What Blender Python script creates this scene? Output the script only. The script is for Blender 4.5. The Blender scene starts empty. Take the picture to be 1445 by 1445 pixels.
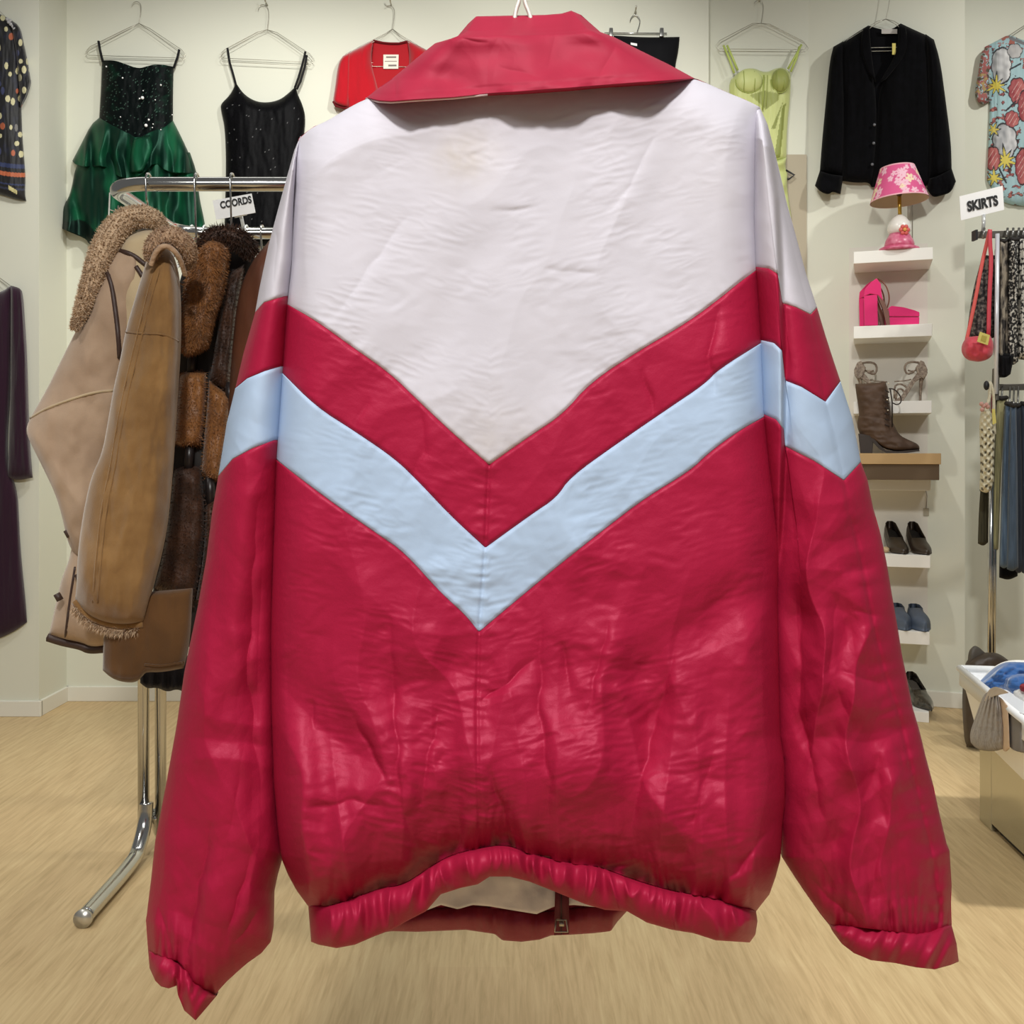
import bpy, math, random
import numpy as np
from mathutils import Vector

F = 1449.0; CX = 722.5; HZ = 640.0; EYE = 1.2
rng = np.random.default_rng(7); random.seed(7)
COL = bpy.context.scene.collection
PI = math.pi

# ------------------------------------------------------------------ basics
def lin(c):
    out = []
    for v in c[:3]:
        v = v / 255.0
        out.append(v / 12.92 if v <= 0.04045 else ((v + 0.055) / 1.055) ** 2.4)
    return tuple(out)

def P(px, py, Y):
    """point at depth Y metres seen along a sight line (used to survey where things stand)"""
    px = np.asarray(px, float); py = np.asarray(py, float); Y = np.asarray(Y, float) + 0 * px
    return np.stack([(px - CX) / F * Y, Y, EYE + (HZ - py) / F * Y], -1)

# rotated wall (carries shelves and the black jacket)
TH = math.radians(19.0)
W0 = np.array([2.13, 4.83]); WR = np.array([math.cos(TH), -math.sin(TH)]); WN = np.array([-math.sin(TH), -math.cos(TH)])
def wallY(px, off):
    """depth at which the plane parallel to the rotated wall, 'off' in front of it, is met"""
    a = (np.asarray(px, float) - CX) / F
    p0 = W0 + WN * 0.0
    num = p0 @ WN + np.asarray(off, float)
    return num / (a * WN[0] + WN[1])
def PW(px, py, off):
    return P(px, py, wallY(px, off))

def link(o): COL.objects.link(o); return o
def setp(o, label=None, cat=None, group=None, kind=None):
    if label: o['label'] = label
    if cat: o['category'] = cat
    if group: o['group'] = group
    if kind: o['kind'] = kind
    return o
def thing(name, label, cat, loc, group=None):
    o = bpy.data.objects.new(name, None); o.empty_display_size = 0.05
    o.location = tuple(float(v) for v in loc); link(o)
    return setp(o, label, cat, group)

def abs_loc(o):
    v = Vector(o.location)
    while o.parent: o = o.parent; v = v + Vector(o.location)
    return np.array(v)

def mk(name, geo, mat, parent=None, label=None, col=None, smooth=True, origin=None, bevel=0, uv=None):
    V, Fc = geo
    V = np.asarray(V, float)
    if parent is not None: org = abs_loc(parent)
    elif origin is not None: org = np.asarray(origin, float)
    else:
        lo, hi = V.min(0), V.max(0); org = np.array([(lo[0] + hi[0]) / 2, (lo[1] + hi[1]) / 2, lo[2]])
    me = bpy.data.meshes.new(name)
    me.from_pydata((V - org).tolist(), [], [list(f) for f in Fc])
    if smooth: me.polygons.foreach_set('use_smooth', [True] * len(me.polygons))
    if col is not None:
        a = me.color_attributes.new('Col', 'FLOAT_COLOR', 'POINT')
        c = np.ones((len(V), 4)); c[:, :3] = col
        a.data.foreach_set('color', c.ravel())
    me.materials.append(mat)
    o = bpy.data.objects.new(name, me); link(o)
    if parent is not None:
        o.parent = parent
    else: o.location = tuple(org)
    if bevel:
        b = o.modifiers.new('bevel', 'BEVEL'); b.width = bevel; b.segments = 2; b.limit_method = 'ANGLE'
    if label: o['label'] = label
    me.update()
    return o
def solo(name, geo, mat, label, cat, group=None, **k):
    return setp(mk(name, geo, mat, **k), label, cat, group)
def struct(name, geo, mat, **k):
    return setp(mk(name, geo, mat, smooth=False, **k), kind='structure')

def merge(gs):
    V = []; Fc = []; n = 0
    for v, f in gs:
        V.append(np.asarray(v, float)); Fc += [[i + n for i in q] for q in f]; n += len(v)
    return np.concatenate(V), Fc

# ------------------------------------------------------------------ materials
_m = {}
def mat(name, rgb=None, rough=0.6, metal=0.0, spec=0.5, sheen=0.0, bump=None, attr=False, mott=None,
        trans=0.0, alpha=1.0, coat=0.0, emit=None, bump2=None, tint=None):
    if name in _m: return _m[name]
    m = bpy.data.materials.new(name); m.use_nodes = True; nt = m.node_tree; N = nt.nodes; L = nt.links
    b = N['Principled BSDF']
    b.inputs['Roughness'].default_value = rough; b.inputs['Metallic'].default_value = metal
    b.inputs['Specular IOR Level'].default_value = spec
    if tint: b.inputs['Specular Tint'].default_value = (*tint, 1)
    if sheen:
        b.inputs['Sheen Weight'].default_value = sheen; b.inputs['Sheen Roughness'].default_value = 0.5
    b.inputs['Transmission Weight'].default_value = trans; b.inputs['Alpha'].default_value = alpha
    b.inputs['Coat Weight'].default_value = coat
    base = None
    tc = N.new('ShaderNodeTexCoord')
    if attr:
        a = N.new('ShaderNodeAttribute'); a.attribute_name = 'Col'; base = a.outputs['Color']
    else:
        rgbn = N.new('ShaderNodeRGB'); rgbn.outputs[0].default_value = (*lin(rgb), 1); base = rgbn.outputs[0]
    if mott:
        c2, sc, amt = mott
        nz = N.new('ShaderNodeTexNoise'); nz.inputs['Scale'].default_value = sc; nz.inputs['Detail'].default_value = 6
        L.new(tc.outputs['Object'], nz.inputs['Vector'])
        rp = N.new('ShaderNodeMapRange'); rp.inputs[1].default_value = 0.38; rp.inputs[2].default_value = 0.68
        rp.inputs[4].default_value = amt
        L.new(nz.outputs['Fac'], rp.inputs[0])
        mx = N.new('ShaderNodeMix'); mx.data_type = 'RGBA'
        L.new(rp.outputs[0], mx.inputs[0]); L.new(base, mx.inputs[6]); mx.inputs[7].default_value = (*lin(c2), 1)
        base = mx.outputs[2]
    L.new(base, b.inputs['Base Color'])
    if emit:
        b.inputs['Emission Color'].default_value = (*lin(emit[0]), 1); b.inputs['Emission Strength'].default_value = emit[1]
    prev = None
    for bp in (bump, bump2):
        if not bp: continue
        sc, st, dist = bp[:3]
        nz = N.new('ShaderNodeTexNoise'); nz.inputs['Scale'].default_value = sc; nz.inputs['Detail'].default_value = 4
        vec = tc.outputs['Object']
        if len(bp) > 3:
            mp = N.new('ShaderNodeMapping'); mp.inputs['Scale'].default_value = bp[3]
            L.new(vec, mp.inputs['Vector']); vec = mp.outputs['Vector']
        L.new(vec, nz.inputs['Vector'])
        bn = N.new('ShaderNodeBump'); bn.inputs['Strength'].default_value = st; bn.inputs['Distance'].default_value = dist
        L.new(nz.outputs['Fac'], bn.inputs['Height'])
        if prev: L.new(prev, bn.inputs['Normal'])
        prev = bn.outputs['Normal']
    if prev: L.new(prev, b.inputs['Normal'])
    _m[name] = m
    return m

CHROME = mat('chrome', (200, 200, 198), 0.16, 1.0, bump=(6, .02, .01))
WIRE = mat('hanger_wire', (186, 182, 168), 0.35, 0.85)
WIREW = mat('pale_wire', (225, 222, 212), 0.4, 0.2)
BLACKP = mat('black_plastic', (22, 22, 24), 0.5)
WHITEP = mat('white_paper', (250, 250, 250), 0.6)
INK = mat('black_ink', (18, 18, 20), 0.6)

# ------------------------------------------------------------------ geometry helpers
def smooth_poly(pts, it=2):
    p = np.asarray(pts, float)
    for _ in range(it):
        if len(p) < 3: break
        q = [p[0]]
        for a, b in zip(p[:-1], p[1:]):
            q += [a * .75 + b * .25, a * .25 + b * .75]
        q.append(p[-1]); p = np.array(q)
    return p
def sample(pts, t, byx=False):
    p = np.asarray(pts, float)
    if byx:
        s = p[:, 0].copy()
        d = np.maximum(np.diff(s), 1e-3); s = np.concatenate([[0], np.cumsum(d)])
    else:
        s = np.concatenate([[0], np.cumsum(np.linalg.norm(np.diff(p, axis=0), axis=1) + 1e-9)])
    s /= s[-1]
    return np.stack([np.interp(t, s, p[:, k]) for k in range(p.shape[1])], -1)

def coons(top, bot, left, right, nu, nv, sm=2, byx=False):
    u = np.linspace(0, 1, nu + 1); v = np.linspace(0, 1, nv + 1)
    f = (lambda p: smooth_poly(p, sm)) if sm else (lambda p: np.asarray(p, float))
    T = sample(f(top), u, byx); B = sample(f(bot), u, byx); Lf = sample(f(left), v); R = sample(f(right), v)
    U, Vv = np.meshgrid(u, v)
    u_ = U[..., None]; v_ = Vv[..., None]
    S = (1 - v_) * T[None] + v_ * B[None] + (1 - u_) * Lf[:, None] + u_ * R[:, None]
    c00 = (T[0] + Lf[0]) / 2; c10 = (T[-1] + R[0]) / 2; c01 = (B[0] + Lf[-1]) / 2; c11 = (B[-1] + R[-1]) / 2
    S -= (1 - u_) * (1 - v_) * c00 + u_ * (1 - v_) * c10 + (1 - u_) * v_ * c01 + u_ * v_ * c11
    return S[..., 0], S[..., 1], U, Vv

def grid_faces(nv, nu, off=0, flip=False):
    i = np.arange(nv)[:, None] * (nu + 1) + np.arange(nu)[None] + off
    q = np.stack([i, i + 1, i + nu + 2, i + nu + 1], -1).reshape(-1, 4)
    if flip: q = q[:, ::-1]
    return q.tolist()

def sheet(G, back=None):
    """G (nv+1,nu+1,3) front points; back the same shape or None -> closed shell"""
    nv, nu = G.shape[0] - 1, G.shape[1] - 1
    V = G.reshape(-1, 3); Fc = grid_faces(nv, nu, 0, True)
    if back is None: return V, Fc
    n = len(V); V = np.concatenate([V, back.reshape(-1, 3)])
    Fc += grid_faces(nv, nu, n, False)
    ring = [j for j in range(nu + 1)] + [r * (nu + 1) + nu for r in range(1, nv + 1)] + \
           [nv * (nu + 1) + j for j in range(nu - 1, -1, -1)] + [r * (nu + 1) for r in range(nv - 1, 0, -1)]
    for a, b in zip(ring, ring[1:] + ring[:1]): Fc.append([b, a, a + n, b + n][::-1])
    return V, Fc

def rprof(t, w=0.15):
    """round-over: 0 at edges, 1 past w"""
    e = np.clip(np.minimum(t, 1 - t) / w, 0, 1)
    return np.sqrt(np.maximum(0, 1 - (1 - e) ** 2))

def shell(top, bot, left, right, Y, tf=.04, tb=.02, nu=30, nv=40, w=.3, wv=.08, folds=None, sm=2, plane=None, byx=False, vprof=True, dy=None):
    """puffed cloth panel. Y depth (or wall offset if plane='w'); returns geo, px,py,u,v of the front and total verts"""
    px, py, U, Vv = coons(top, bot, left, right, nu, nv, sm, byx)
    pr = rprof(U, w) * (rprof(Vv, wv) if vprof else 1)
    h = tf * pr
    if folds is not None: h = h + folds(px, py, U, Vv) * np.minimum(pr * 1.5, 1)
    if plane == 'w':
        Yf = wallY(px, 0) ; Y0 = wallY(px, Y)
    else: Y0 = np.full(px.shape, float(Y)) if np.isscalar(Y) else Y
    if dy is not None: Y0 = Y0 + dy(px, py)
    G = P(px, py, Y0 - h)
    E = P(px, py, Y0)
    Bk = E.copy(); Bk[..., 1] += tb * pr + 0.001
    g = sheet(G, Bk)
    return g, (px, py, U, Vv)

def dbl(c):
    """colour grid for front and back"""
    c = c.reshape(-1, 3); return np.concatenate([c, c])

def frame_path(pts):
    p = np.asarray(pts, float)
    t = np.gradient(p, axis=0); t /= np.linalg.norm(t, axis=1)[:, None] + 1e-12
    n = np.zeros_like(p); a = np.array([0, 0, 1.0])
    if abs(t[0] @ a) > .9: a = np.array([1.0, 0, 0])
    n0 = np.cross(t[0], a); n0 /= np.linalg.norm(n0); n[0] = n0
    for i in range(1, len(p)):
        v = n[i - 1] - t[i] * (n[i - 1] @ t[i]); n[i] = v / (np.linalg.norm(v) + 1e-12)
    return p, t, n, np.cross(t, n)
def tube(pts, r, seg=8, closed=False, smooth=0, n=None, flat=1.0):
    p = np.asarray(pts, float)
    if smooth: p = smooth_poly(p, smooth)
    r0 = np.asarray(r, float) * np.ones(1) if np.isscalar(r) else np.asarray(r, float)
    if n or len(r0) > 1:
        k = n or max(len(p), 24); tt = np.linspace(0, 1, k); p2 = sample(p, tt)
        rr = np.interp(tt, np.linspace(0, 1, len(r0)), r0); p = p2
    else: rr = np.full(len(p), r0[0])
    p, t, nn, bb = frame_path(p)
    a = np.linspace(0, 2 * PI, seg, endpoint=False)
    V = p[:, None] + rr[:, None, None] * (np.cos(a)[None, :, None] * nn[:, None] * flat + np.sin(a)[None, :, None] * bb[:, None])
    V = V.reshape(-1, 3); Fc = []
    for i in range(len(p) - 1):
        for j in range(seg):
            k = (j + 1) % seg
            Fc.append([i * seg + j, i * seg + k, (i + 1) * seg + k, (i + 1) * seg + j])
    Fc.append(list(range(seg))[::-1]); Fc.append([(len(p) - 1) * seg + j for j in range(seg)])
    return V, Fc
def ribbon(pts, w, thick, up=(0, 0, 1)):
    """flat strap along pts, width w in direction up x tangent"""
    return tube(pts, w / 2, 8, flat=thick / w, smooth=1)
def hexa(fr, vec):
    """box: four front corners (tl,tr,br,bl) and an extrusion vector"""
    a = np.asarray(fr, float); b = a + np.asarray(vec, float)
    return np.concatenate([a, b]), [[0, 1, 2, 3][::-1], [4, 5, 6, 7], [0, 1, 5, 4], [1, 2, 6, 5], [2, 3, 7, 6], [3, 0, 4, 7]]
def abox(x0, x1, y0, y1, z0, z1):
    return hexa([(x0, y0, z1), (x1, y0, z1), (x1, y0, z0), (x0, y0, z0)], (0, y1 - y0, 0))
def lathe(prof, c, seg=32, axis=(0, 0, 1), caps=True):
    ax = np.asarray(axis, float); ax /= np.linalg.norm(ax)
    s = np.cross(ax, [0, 1, 0]); s /= np.linalg.norm(s); q = np.cross(ax, s)
    a = np.linspace(0, 2 * PI, seg, endpoint=False)
    V = [np.asarray(c) + ax * z + r * (np.cos(a)[:, None] * s + np.sin(a)[:, None] * q) for r, z in prof]
    V = np.concatenate(V); Fc = []
    for i in range(len(prof) - 1):
        for j in range(seg):
            k = (j + 1) % seg; Fc.append([i * seg + j, i * seg + k, (i + 1) * seg + k, (i + 1) * seg + j])
    if caps: Fc.append(list(range(seg))[::-1]); Fc.append([(len(prof) - 1) * seg + j for j in range(seg)])
    return V, Fc
def ball(c, r, seg=12, sc=(1, 1, 1)):
    th = np.linspace(0.02, PI - .02, seg); prof = [(math.sin(t), -math.cos(t)) for t in th]
    V, Fc = lathe(prof, (0, 0, 0), seg * 2); return V * r * np.array(sc) + np.asarray(c), Fc
def prism(poly, vec):
    p = np.asarray(poly, float); n = len(p)
    V = np.concatenate([p, p + np.asarray(vec, float)])
    Fc = [list(range(n)), [n + i for i in range(n)][::-1]] + [[i, i + n, (i + 1) % n + n, (i + 1) % n] for i in range(n)]
    return V, Fc
def normals(V, Fc):
    N = np.zeros_like(V)
    for f in Fc:
        if len(f) < 3: continue
        n = np.cross(V[f[1]] - V[f[0]], V[f[2]] - V[f[0]]); N[f] += n
    return N / (np.linalg.norm(N, axis=1)[:, None] + 1e-12)
def fuzz(geo, count, length, width, tilt=.8, droop=0.3):
    """adds short strands growing out of a surface (same mesh)"""
    V, Fc = geo; V = np.asarray(V); N = normals(V, Fc)
    q = np.array([f for f in Fc if len(f) == 4]); k = rng.integers(0, len(q), count)
    w = rng.random((count, 4)); w /= w.sum(1)[:, None]
    p = (V[q[k]] * w[..., None]).sum(1); n = (N[q[k]] * w[..., None]).sum(1)
    d = n + tilt * rng.normal(size=(count, 3)) * .5; d[:, 2] -= droop
    d /= np.linalg.norm(d, axis=1)[:, None]
    s = np.cross(d, rng.normal(size=(count, 3))); s /= np.linalg.norm(s, axis=1)[:, None]
    ln = length * (.5 + rng.random(count))[:, None]
    A = p - n * .002 + s * width; B = p - n * .002 - s * width; Cc = p + d * ln
    m = p + d * ln * .55 + s * 0
    nv = np.stack([A, B, m - s * width * .7, m + s * width * .7, Cc], 1).reshape(-1, 3)
    o = len(V); ff = []
    for i in range(count):
        b = o + 5 * i; ff += [[b, b + 1, b + 2, b + 3], [b + 3, b + 2, b + 4]]
    return np.concatenate([V, nv]), list(Fc) + ff

# ------------------------------------------------------------------ noise
def _perm(seed): return np.random.default_rng(seed).permutation(512)
def gnoise(x, y, seed=0):
    p = _perm(seed); g = np.random.default_rng(seed + 99).uniform(0, 2 * PI, 512)
    xi = np.floor(x).astype(int); yi = np.floor(y).astype(int); xf = x - xi; yf = y - yi
    f = lambda t: t * t * t * (t * (t * 6 - 15) + 10)
    def gr(i, j, dx, dy):
        h = g[p[(i + p[j % 512]) % 512]]; return np.cos(h) * dx + np.sin(h) * dy
    u = f(xf); v = f(yf)
    a = gr(xi, yi, xf, yf); b = gr(xi + 1, yi, xf - 1, yf); c = gr(xi, yi + 1, xf, yf - 1); d = gr(xi + 1, yi + 1, xf - 1, yf - 1)
    return ((a + (b - a) * u) + ((c + (d - c) * u) - (a + (b - a) * u)) * v) * 1.5
def fbm(x, y, o=4, seed=0):
    s = 0; a = 1; t = 0
    for i in range(o): s = s + a * gnoise(x * 2 ** i, y * 2 ** i, seed + i); t += a; a *= .5
    return s / t
def crumple(x, y, scale, seed, n=7, ang=(0, PI)):
    """sharp-creased facets, like thin crinkled nylon"""
    r = np.random.default_rng(seed); s = 0
    wx = gnoise(x / scale * .6, y / scale * .6, seed + 5) * .9; wy = gnoise(x / scale * .6 + 31, y / scale * .6, seed + 6) * .9
    for i in range(n):
        th = r.uniform(*ang); fq = r.uniform(.35, 1.1) / scale; ph = r.uniform(0, 10)
        t = (x * math.cos(th) + y * math.sin(th)) * fq + ph + .55 * (wx * math.cos(th * 3 + i) + wy * math.sin(th * 2 + i))
        tri = np.abs((t % 1) * 2 - 1)
        m = np.clip(gnoise(x / scale * .45 + 7 * i, y / scale * .45 + 13 * i, seed + 20 + i) * 1.3 + .45, 0, 1)
        s = s + (tri - .5) * m
    return s / math.sqrt(n)
def pdist(px, py, pts):
    """distance to a polyline and arclength along it"""
    d = np.full(px.shape, 1e9); al = np.zeros(px.shape); acc = 0
    for (x0, y0), (x1, y1) in zip(pts[:-1], pts[1:]):
        dx, dy = x1 - x0, y1 - y0; L2 = dx * dx + dy * dy + 1e-9
        t = np.clip(((px - x0) * dx + (py - y0) * dy) / L2, 0, 1)
        q = np.hypot(px - x0 - t * dx, py - y0 - t * dy); m = q < d
        d = np.where(m, q, d); al = np.where(m, acc + t * math.sqrt(L2), al); acc += math.sqrt(L2)
    return d, al
def creaseset(px, py, lst, k=1.0):
    h = 0
    for pl, d, w in lst:
        best = np.full(px.shape, 1e9); al = np.zeros(px.shape); sg = np.zeros(px.shape); acc = 0
        wp = 4 * gnoise(px / 34, py / 34, 17)
        for (x0, y0), (x1, y1) in zip(pl[:-1], pl[1:]):
            dx, dy = x1 - x0, y1 - y0; L2 = dx * dx + dy * dy + 1e-9
            t = np.clip(((px - x0) * dx + (py - y0) * dy) / L2, 0, 1)
            q = np.hypot(px - x0 - t * dx, py - y0 - t * dy); m = q < best
            sd = ((px - x0) * dy - (py - y0) * dx) / math.sqrt(L2)
            best = np.where(m, q, best); al = np.where(m, acc + t * math.sqrt(L2), al); sg = np.where(m, sd, sg); acc += math.sqrt(L2)
        x = sg + wp; tap = np.sin(PI * np.clip(al / acc, 0, 1)) ** .7
        end = np.exp(-(np.maximum(best - np.abs(sg), 0) / w) ** 2)
        prof = np.where(x > 0, np.exp(-x / (3.2 * w)) - 1.6 * np.exp(-x / (.9 * w)), -.6 * np.exp(x / (1.1 * w)))
        h = h + k * d * tap * end * prof
    return h
def ridged(x, y, seed): return .5 - np.abs(gnoise(x, y, seed)) * 1.4
def inpoly(px, py, poly):
    r = np.zeros(px.shape, bool); n = len(poly); j = n - 1
    for i in range(n):
        xi, yi = poly[i]; xj, yj = poly[j]
        c = ((yi > py) != (yj > py)) & (px < (xj - xi) * (py - yi) / (yj - yi + 1e-12) + xi); r ^= c; j = i
    return r

#@@SETTING
# ================================================================== SETTING
def wall_mat():
    return mat('wall_paint', (222, 223, 208), 0.85, spec=.2, bump=(90, .06, .002), mott=((216, 217, 202), 1.2, .5))
WM = wall_mat()
def floor_mat():
    m = bpy.data.materials.new('oak_vinyl_floor'); m.use_nodes = True; nt = m.node_tree; N = nt.nodes; L = nt.links
    b = N['Principled BSDF']; b.inputs['Roughness'].default_value = .5; b.inputs['Specular IOR Level'].default_value = .35
    tc = N.new('ShaderNodeTexCoord')
    mp = N.new('ShaderNodeMapping'); mp.inputs['Scale'].default_value = (44, 3.0, 1); L.new(tc.outputs['Object'], mp.inputs['Vector'])
    n1 = N.new('ShaderNodeTexNoise'); n1.inputs['Scale'].default_value = 1.6; n1.inputs['Detail'].default_value = 8; n1.inputs['Roughness'].default_value = .62; n1.inputs['Distortion'].default_value = .5
    L.new(mp.outputs[0], n1.inputs['Vector'])
    br = N.new('ShaderNodeTexBrick'); br.inputs['Scale'].default_value = 1; br.inputs['Brick Width'].default_value = 1.2; br.inputs['Row Height'].default_value = .19
    br.inputs['Mortar Size'].default_value = .0; br.inputs['Color1'].default_value = (.35, .35, .35, 1); br.inputs['Color2'].default_value = (.65, .65, .65, 1); br.inputs['Mortar'].default_value = (.15, .15, .15, 1)
    rot = N.new('ShaderNodeMapping'); rot.inputs['Rotation'].default_value = (0, 0, PI / 2); L.new(tc.outputs['Object'], rot.inputs['Vector']); L.new(rot.outputs[0], br.inputs['Vector'])
    cr = N.new('ShaderNodeValToRGB'); e = cr.color_ramp.elements
    e[0].position = .25; e[0].color = (*lin((184, 157, 114)), 1); e[1].position = .75; e[1].color = (*lin((220, 196, 150)), 1)
    mid = e.new(.5); mid.color = (*lin((206, 179, 134)), 1)
    L.new(n1.outputs['Fac'], cr.inputs[0])
    mx = N.new('ShaderNodeMix'); mx.data_type = 'RGBA'; mx.blend_type = 'OVERLAY'; mx.inputs[0].default_value = .12
    L.new(cr.outputs[0], mx.inputs[6]); L.new(br.outputs['Color'], mx.inputs[7]); L.new(mx.outputs[2], b.inputs['Base Color'])
    bn = N.new('ShaderNodeBump'); bn.inputs['Strength'].default_value = .08; bn.inputs['Distance'].default_value = .002
    L.new(n1.outputs['Fac'], bn.inputs['Height']); L.new(bn.outputs[0], b.inputs['Normal'])
    return m
TOPZ = 3.6
struct('floor', abox(-4.2, 4.4, -2.0, 5.6, -.06, 0), floor_mat(), origin=(0, 0, 0))
xr = -2.16
struct('wall_left', abox(-4.2, xr, 4.69, 4.99, 0, TOPZ), WM)
struct('wall_back', abox(xr, .954, 4.98, 5.1, 0, TOPZ), WM)
struct('wall_niche', abox(.90, 1.50, 5.06, 5.16, 0, TOPZ), WM)
wl = np.array([1.452, 5.06]); wlen = np.linalg.norm(wl - W0)
def rotbox(t0, t1, d0, d1, z0, z1):
    """box in the rotated wall's own frame: t along the wall from its left corner, d out of the wall"""
    q = []
    for t, d in ((t0, d1), (t1, d1)):
        q.append(W0 - WR * wlen + WR * t + WN * d)
    a, b = q; vec = -WN * (d1 - d0)
    return hexa([(a[0], a[1], z1), (b[0], b[1], z1), (b[0], b[1], z0), (a[0], a[1], z0)], (vec[0], vec[1], 0))
struct('wall_shelves', rotbox(0, wlen, -.3, 0, 0, TOPZ), WM)
struct('wall_right', abox(2.16, 4.4, 5.10, 5.3, 0, TOPZ), WM)
BBM = mat('baseboard_paint', (228, 226, 214), .6)
struct('baseboard_left', abox(-4.2, xr + .012, 4.678, 4.70, 0, .072), BBM, bevel=.003)
struct('baseboard_return', abox(xr - .01, xr + .012, 4.69, 4.985, 0, .072), BBM, bevel=.003)
struct('baseboard_back', abox(xr, .954, 4.968, 4.985, 0, .072), BBM, bevel=.003)
struct('baseboard_shelves', rotbox(0.02, wlen, -.005, .012, 0, .075), BBM, bevel=.003)
struct('baseboard_right', abox(2.2, 4.4, 5.088, 5.105, 0, .072), BBM, bevel=.003)
# taupe board on the niche wall, and the pale backing strip behind the shelves
struct('trim_1', abox(.96, 1.448, 5.045, 5.062, 0, float(P(1120, 218, 5.045)[2])), mat('taupe_board', (176, 166, 144), .7))
a = PW(1198, 350, 0.006); b = PW(1309, 350, 0.006)
struct('trim_2', hexa([(a[0], a[1], a[2]), (b[0], b[1], a[2]), (b[0], b[1], .35), (a[0], a[1], .35)], (-WN[0] * .01, -WN[1] * .01, 0)), mat('backing_board', (220, 215, 204), .6))

#@@JACKET
# ================================================================== THE WINDBREAKER
JC = mat('crimson_collar', attr=True, rough=.6, spec=.3, tint=(1, .5, .6), bump=(420, .12, .0006))
JR = mat('crimson_nylon', attr=True, rough=.48, spec=.4, tint=(1, .34, .48), bump=(150, .30, .0012), bump2=(800, .25, .0004))
JW = mat('white_nylon', attr=True, rough=.66, spec=.25, bump=(420, .10, .0005), bump2=(1400, .1, .0003))
RED = np.array(lin((162, 27, 60))); WHITE = np.array(lin((202, 198, 208))); BLUE = np.array(lin((172, 192, 219)))
jk = thing('windbreaker_jacket', 'big crimson, white and pale blue windbreaker hanging in the foreground, chevron stripes on its back', 'jacket', (0, 1.06, .70))

bodyL = [(422, 196), (415, 225), (411, 290), (409, 366), (403, 427), (397, 522), (390, 620), (388, 660), (384, 780), (381, 900), (382, 1000), (385, 1100), (391, 1170), (396, 1209), (412, 1248), (435, 1279)]
bodyR = [(1072, 151), (1072, 215), (1070, 308), (1072, 377), (1079, 481), (1083, 585), (1087, 626), (1096, 705), (1100, 778), (1098, 850), (1100, 954), (1102, 1040), (1108, 1075), (1109, 1127), (1105, 1161), (1102, 1210), (1089, 1258), (1067, 1286)]
shoulder = [(422, 196), (440, 180), (463, 170), (490, 153), (517, 139), (600, 112), (760, 90), (900, 98), (981, 110), (1025, 130), (1055, 142), (1072, 151)]
c1 = [(402, 428), (446, 453), (494, 488), (550, 527), (591, 567), (643, 616), (690, 656), (750, 614), (793, 586), (833, 540), (902, 495), (971, 455), (1020, 418), (1044, 398), (1072, 378)]
c2 = [(397, 525), (446, 574), (498, 607), (557, 647), (591, 680), (636, 728), (685, 773), (750, 726), (786, 702), (804, 674), (871, 626), (944, 576), (996, 541), (1013, 522), (1079, 481)]
c3 = [(389, 648), (418, 671), (474, 713), (536, 756), (571, 780), (623, 838), (655, 866), (676, 892), (726, 850), (792, 795), (857, 744), (909, 704), (975, 664), (999, 640), (1044, 607), (1083, 586)]
seam = [(435, 1279), (460, 1282), (494, 1270), (518, 1262), (540, 1254), (567, 1251), (594, 1234), (619, 1217), (640, 1207), (677, 1198), (712, 1193), (740, 1203), (775, 1213), (809, 1220), (844, 1224), (871, 1234), (889, 1241), (934, 1255), (965, 1262), (1003, 1267), (1034, 1277), (1067, 1286)]
hem = [(439, 1329), (449, 1333), (475, 1338), (501, 1333), (529, 1321), (553, 1312), (574, 1300), (601, 1286), (622, 1262), (650, 1253), (674, 1248), (691, 1237), (719, 1237), (747, 1244), (780, 1257), (826, 1276), (854, 1284), (885, 1286), (913, 1302), (948, 1312), (979, 1317), (1010, 1327), (1058, 1330)]
def vsmooth(c):
    k = max(range(len(c)), key=lambda i: c[i][1]); return [tuple(q) for q in np.concatenate([smooth_poly(c[:k + 1], 2), smooth_poly(c[k:], 2)[1:]])]
c1, c2, c3 = vsmooth(c1), vsmooth(c2), vsmooth(c3)
seam = [tuple(q) for q in smooth_poly(seam, 2)]
def edge_between(E, y0, y1):
    E = np.array(E); ys = np.linspace(y0, y1, 30); return np.stack([np.interp(ys, E[:, 1], E[:, 0]), ys], -1)
cseam = [(690, 656), (685, 773), (676, 892), (673, 1000), (674, 1080), (678, 1200)]
creases = [  # (polyline, depth of groove in m, width in px)
    ([(498, 1010), (520, 1050), (547, 1107)], .006, 6), ([(440, 985), (442, 1030)], .003, 5),
    ([(550, 860), (556, 1000), (566, 1130), (588, 1215)], .008, 16), ([(622, 1000), (600, 1080), (590, 1150)], .004, 9),
    ([(758, 930), (700, 975), (676, 990)], .006, 10), ([(688, 1080), (712, 1150), (722, 1195)], .006, 8),
    ([(648, 1150), (650, 1200)], .004, 6), ([(763, 860), (762, 1000), (776, 1100), (772, 1200)], .008, 15),
    ([(860, 870), (835, 980), (826, 1010)], .004, 7), ([(790, 895), (806, 980)], .004, 7),
    ([(960, 880), (930, 1000), (900, 1120), (885, 1225)], .007, 16), ([(1010, 1050), (985, 1130), (975, 1200)], .004, 12),
    ([(1100, 1150), (1040, 1230), (1000, 1265)], .006, 12), ([(430, 1140), (500, 1130), (545, 1140)], .005, 12),
    ([(580, 300), (520, 380), (470, 450)], .002, 10), ([(930, 180), (890, 260), (860, 300)], .0015, 8),
    ([(760, 378), (850, 385)], .0012, 5), ([(690, 300), (760, 290)], .001, 5),
    ([(590, 560), (600, 640), (570, 690)], .0025, 8), ([(520, 560), (500, 610)], .002, 6), ([(1015, 430), (1000, 500), (1010, 560)], .004, 9), ([(905, 520), (925, 590)], .003, 6),
]
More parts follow.
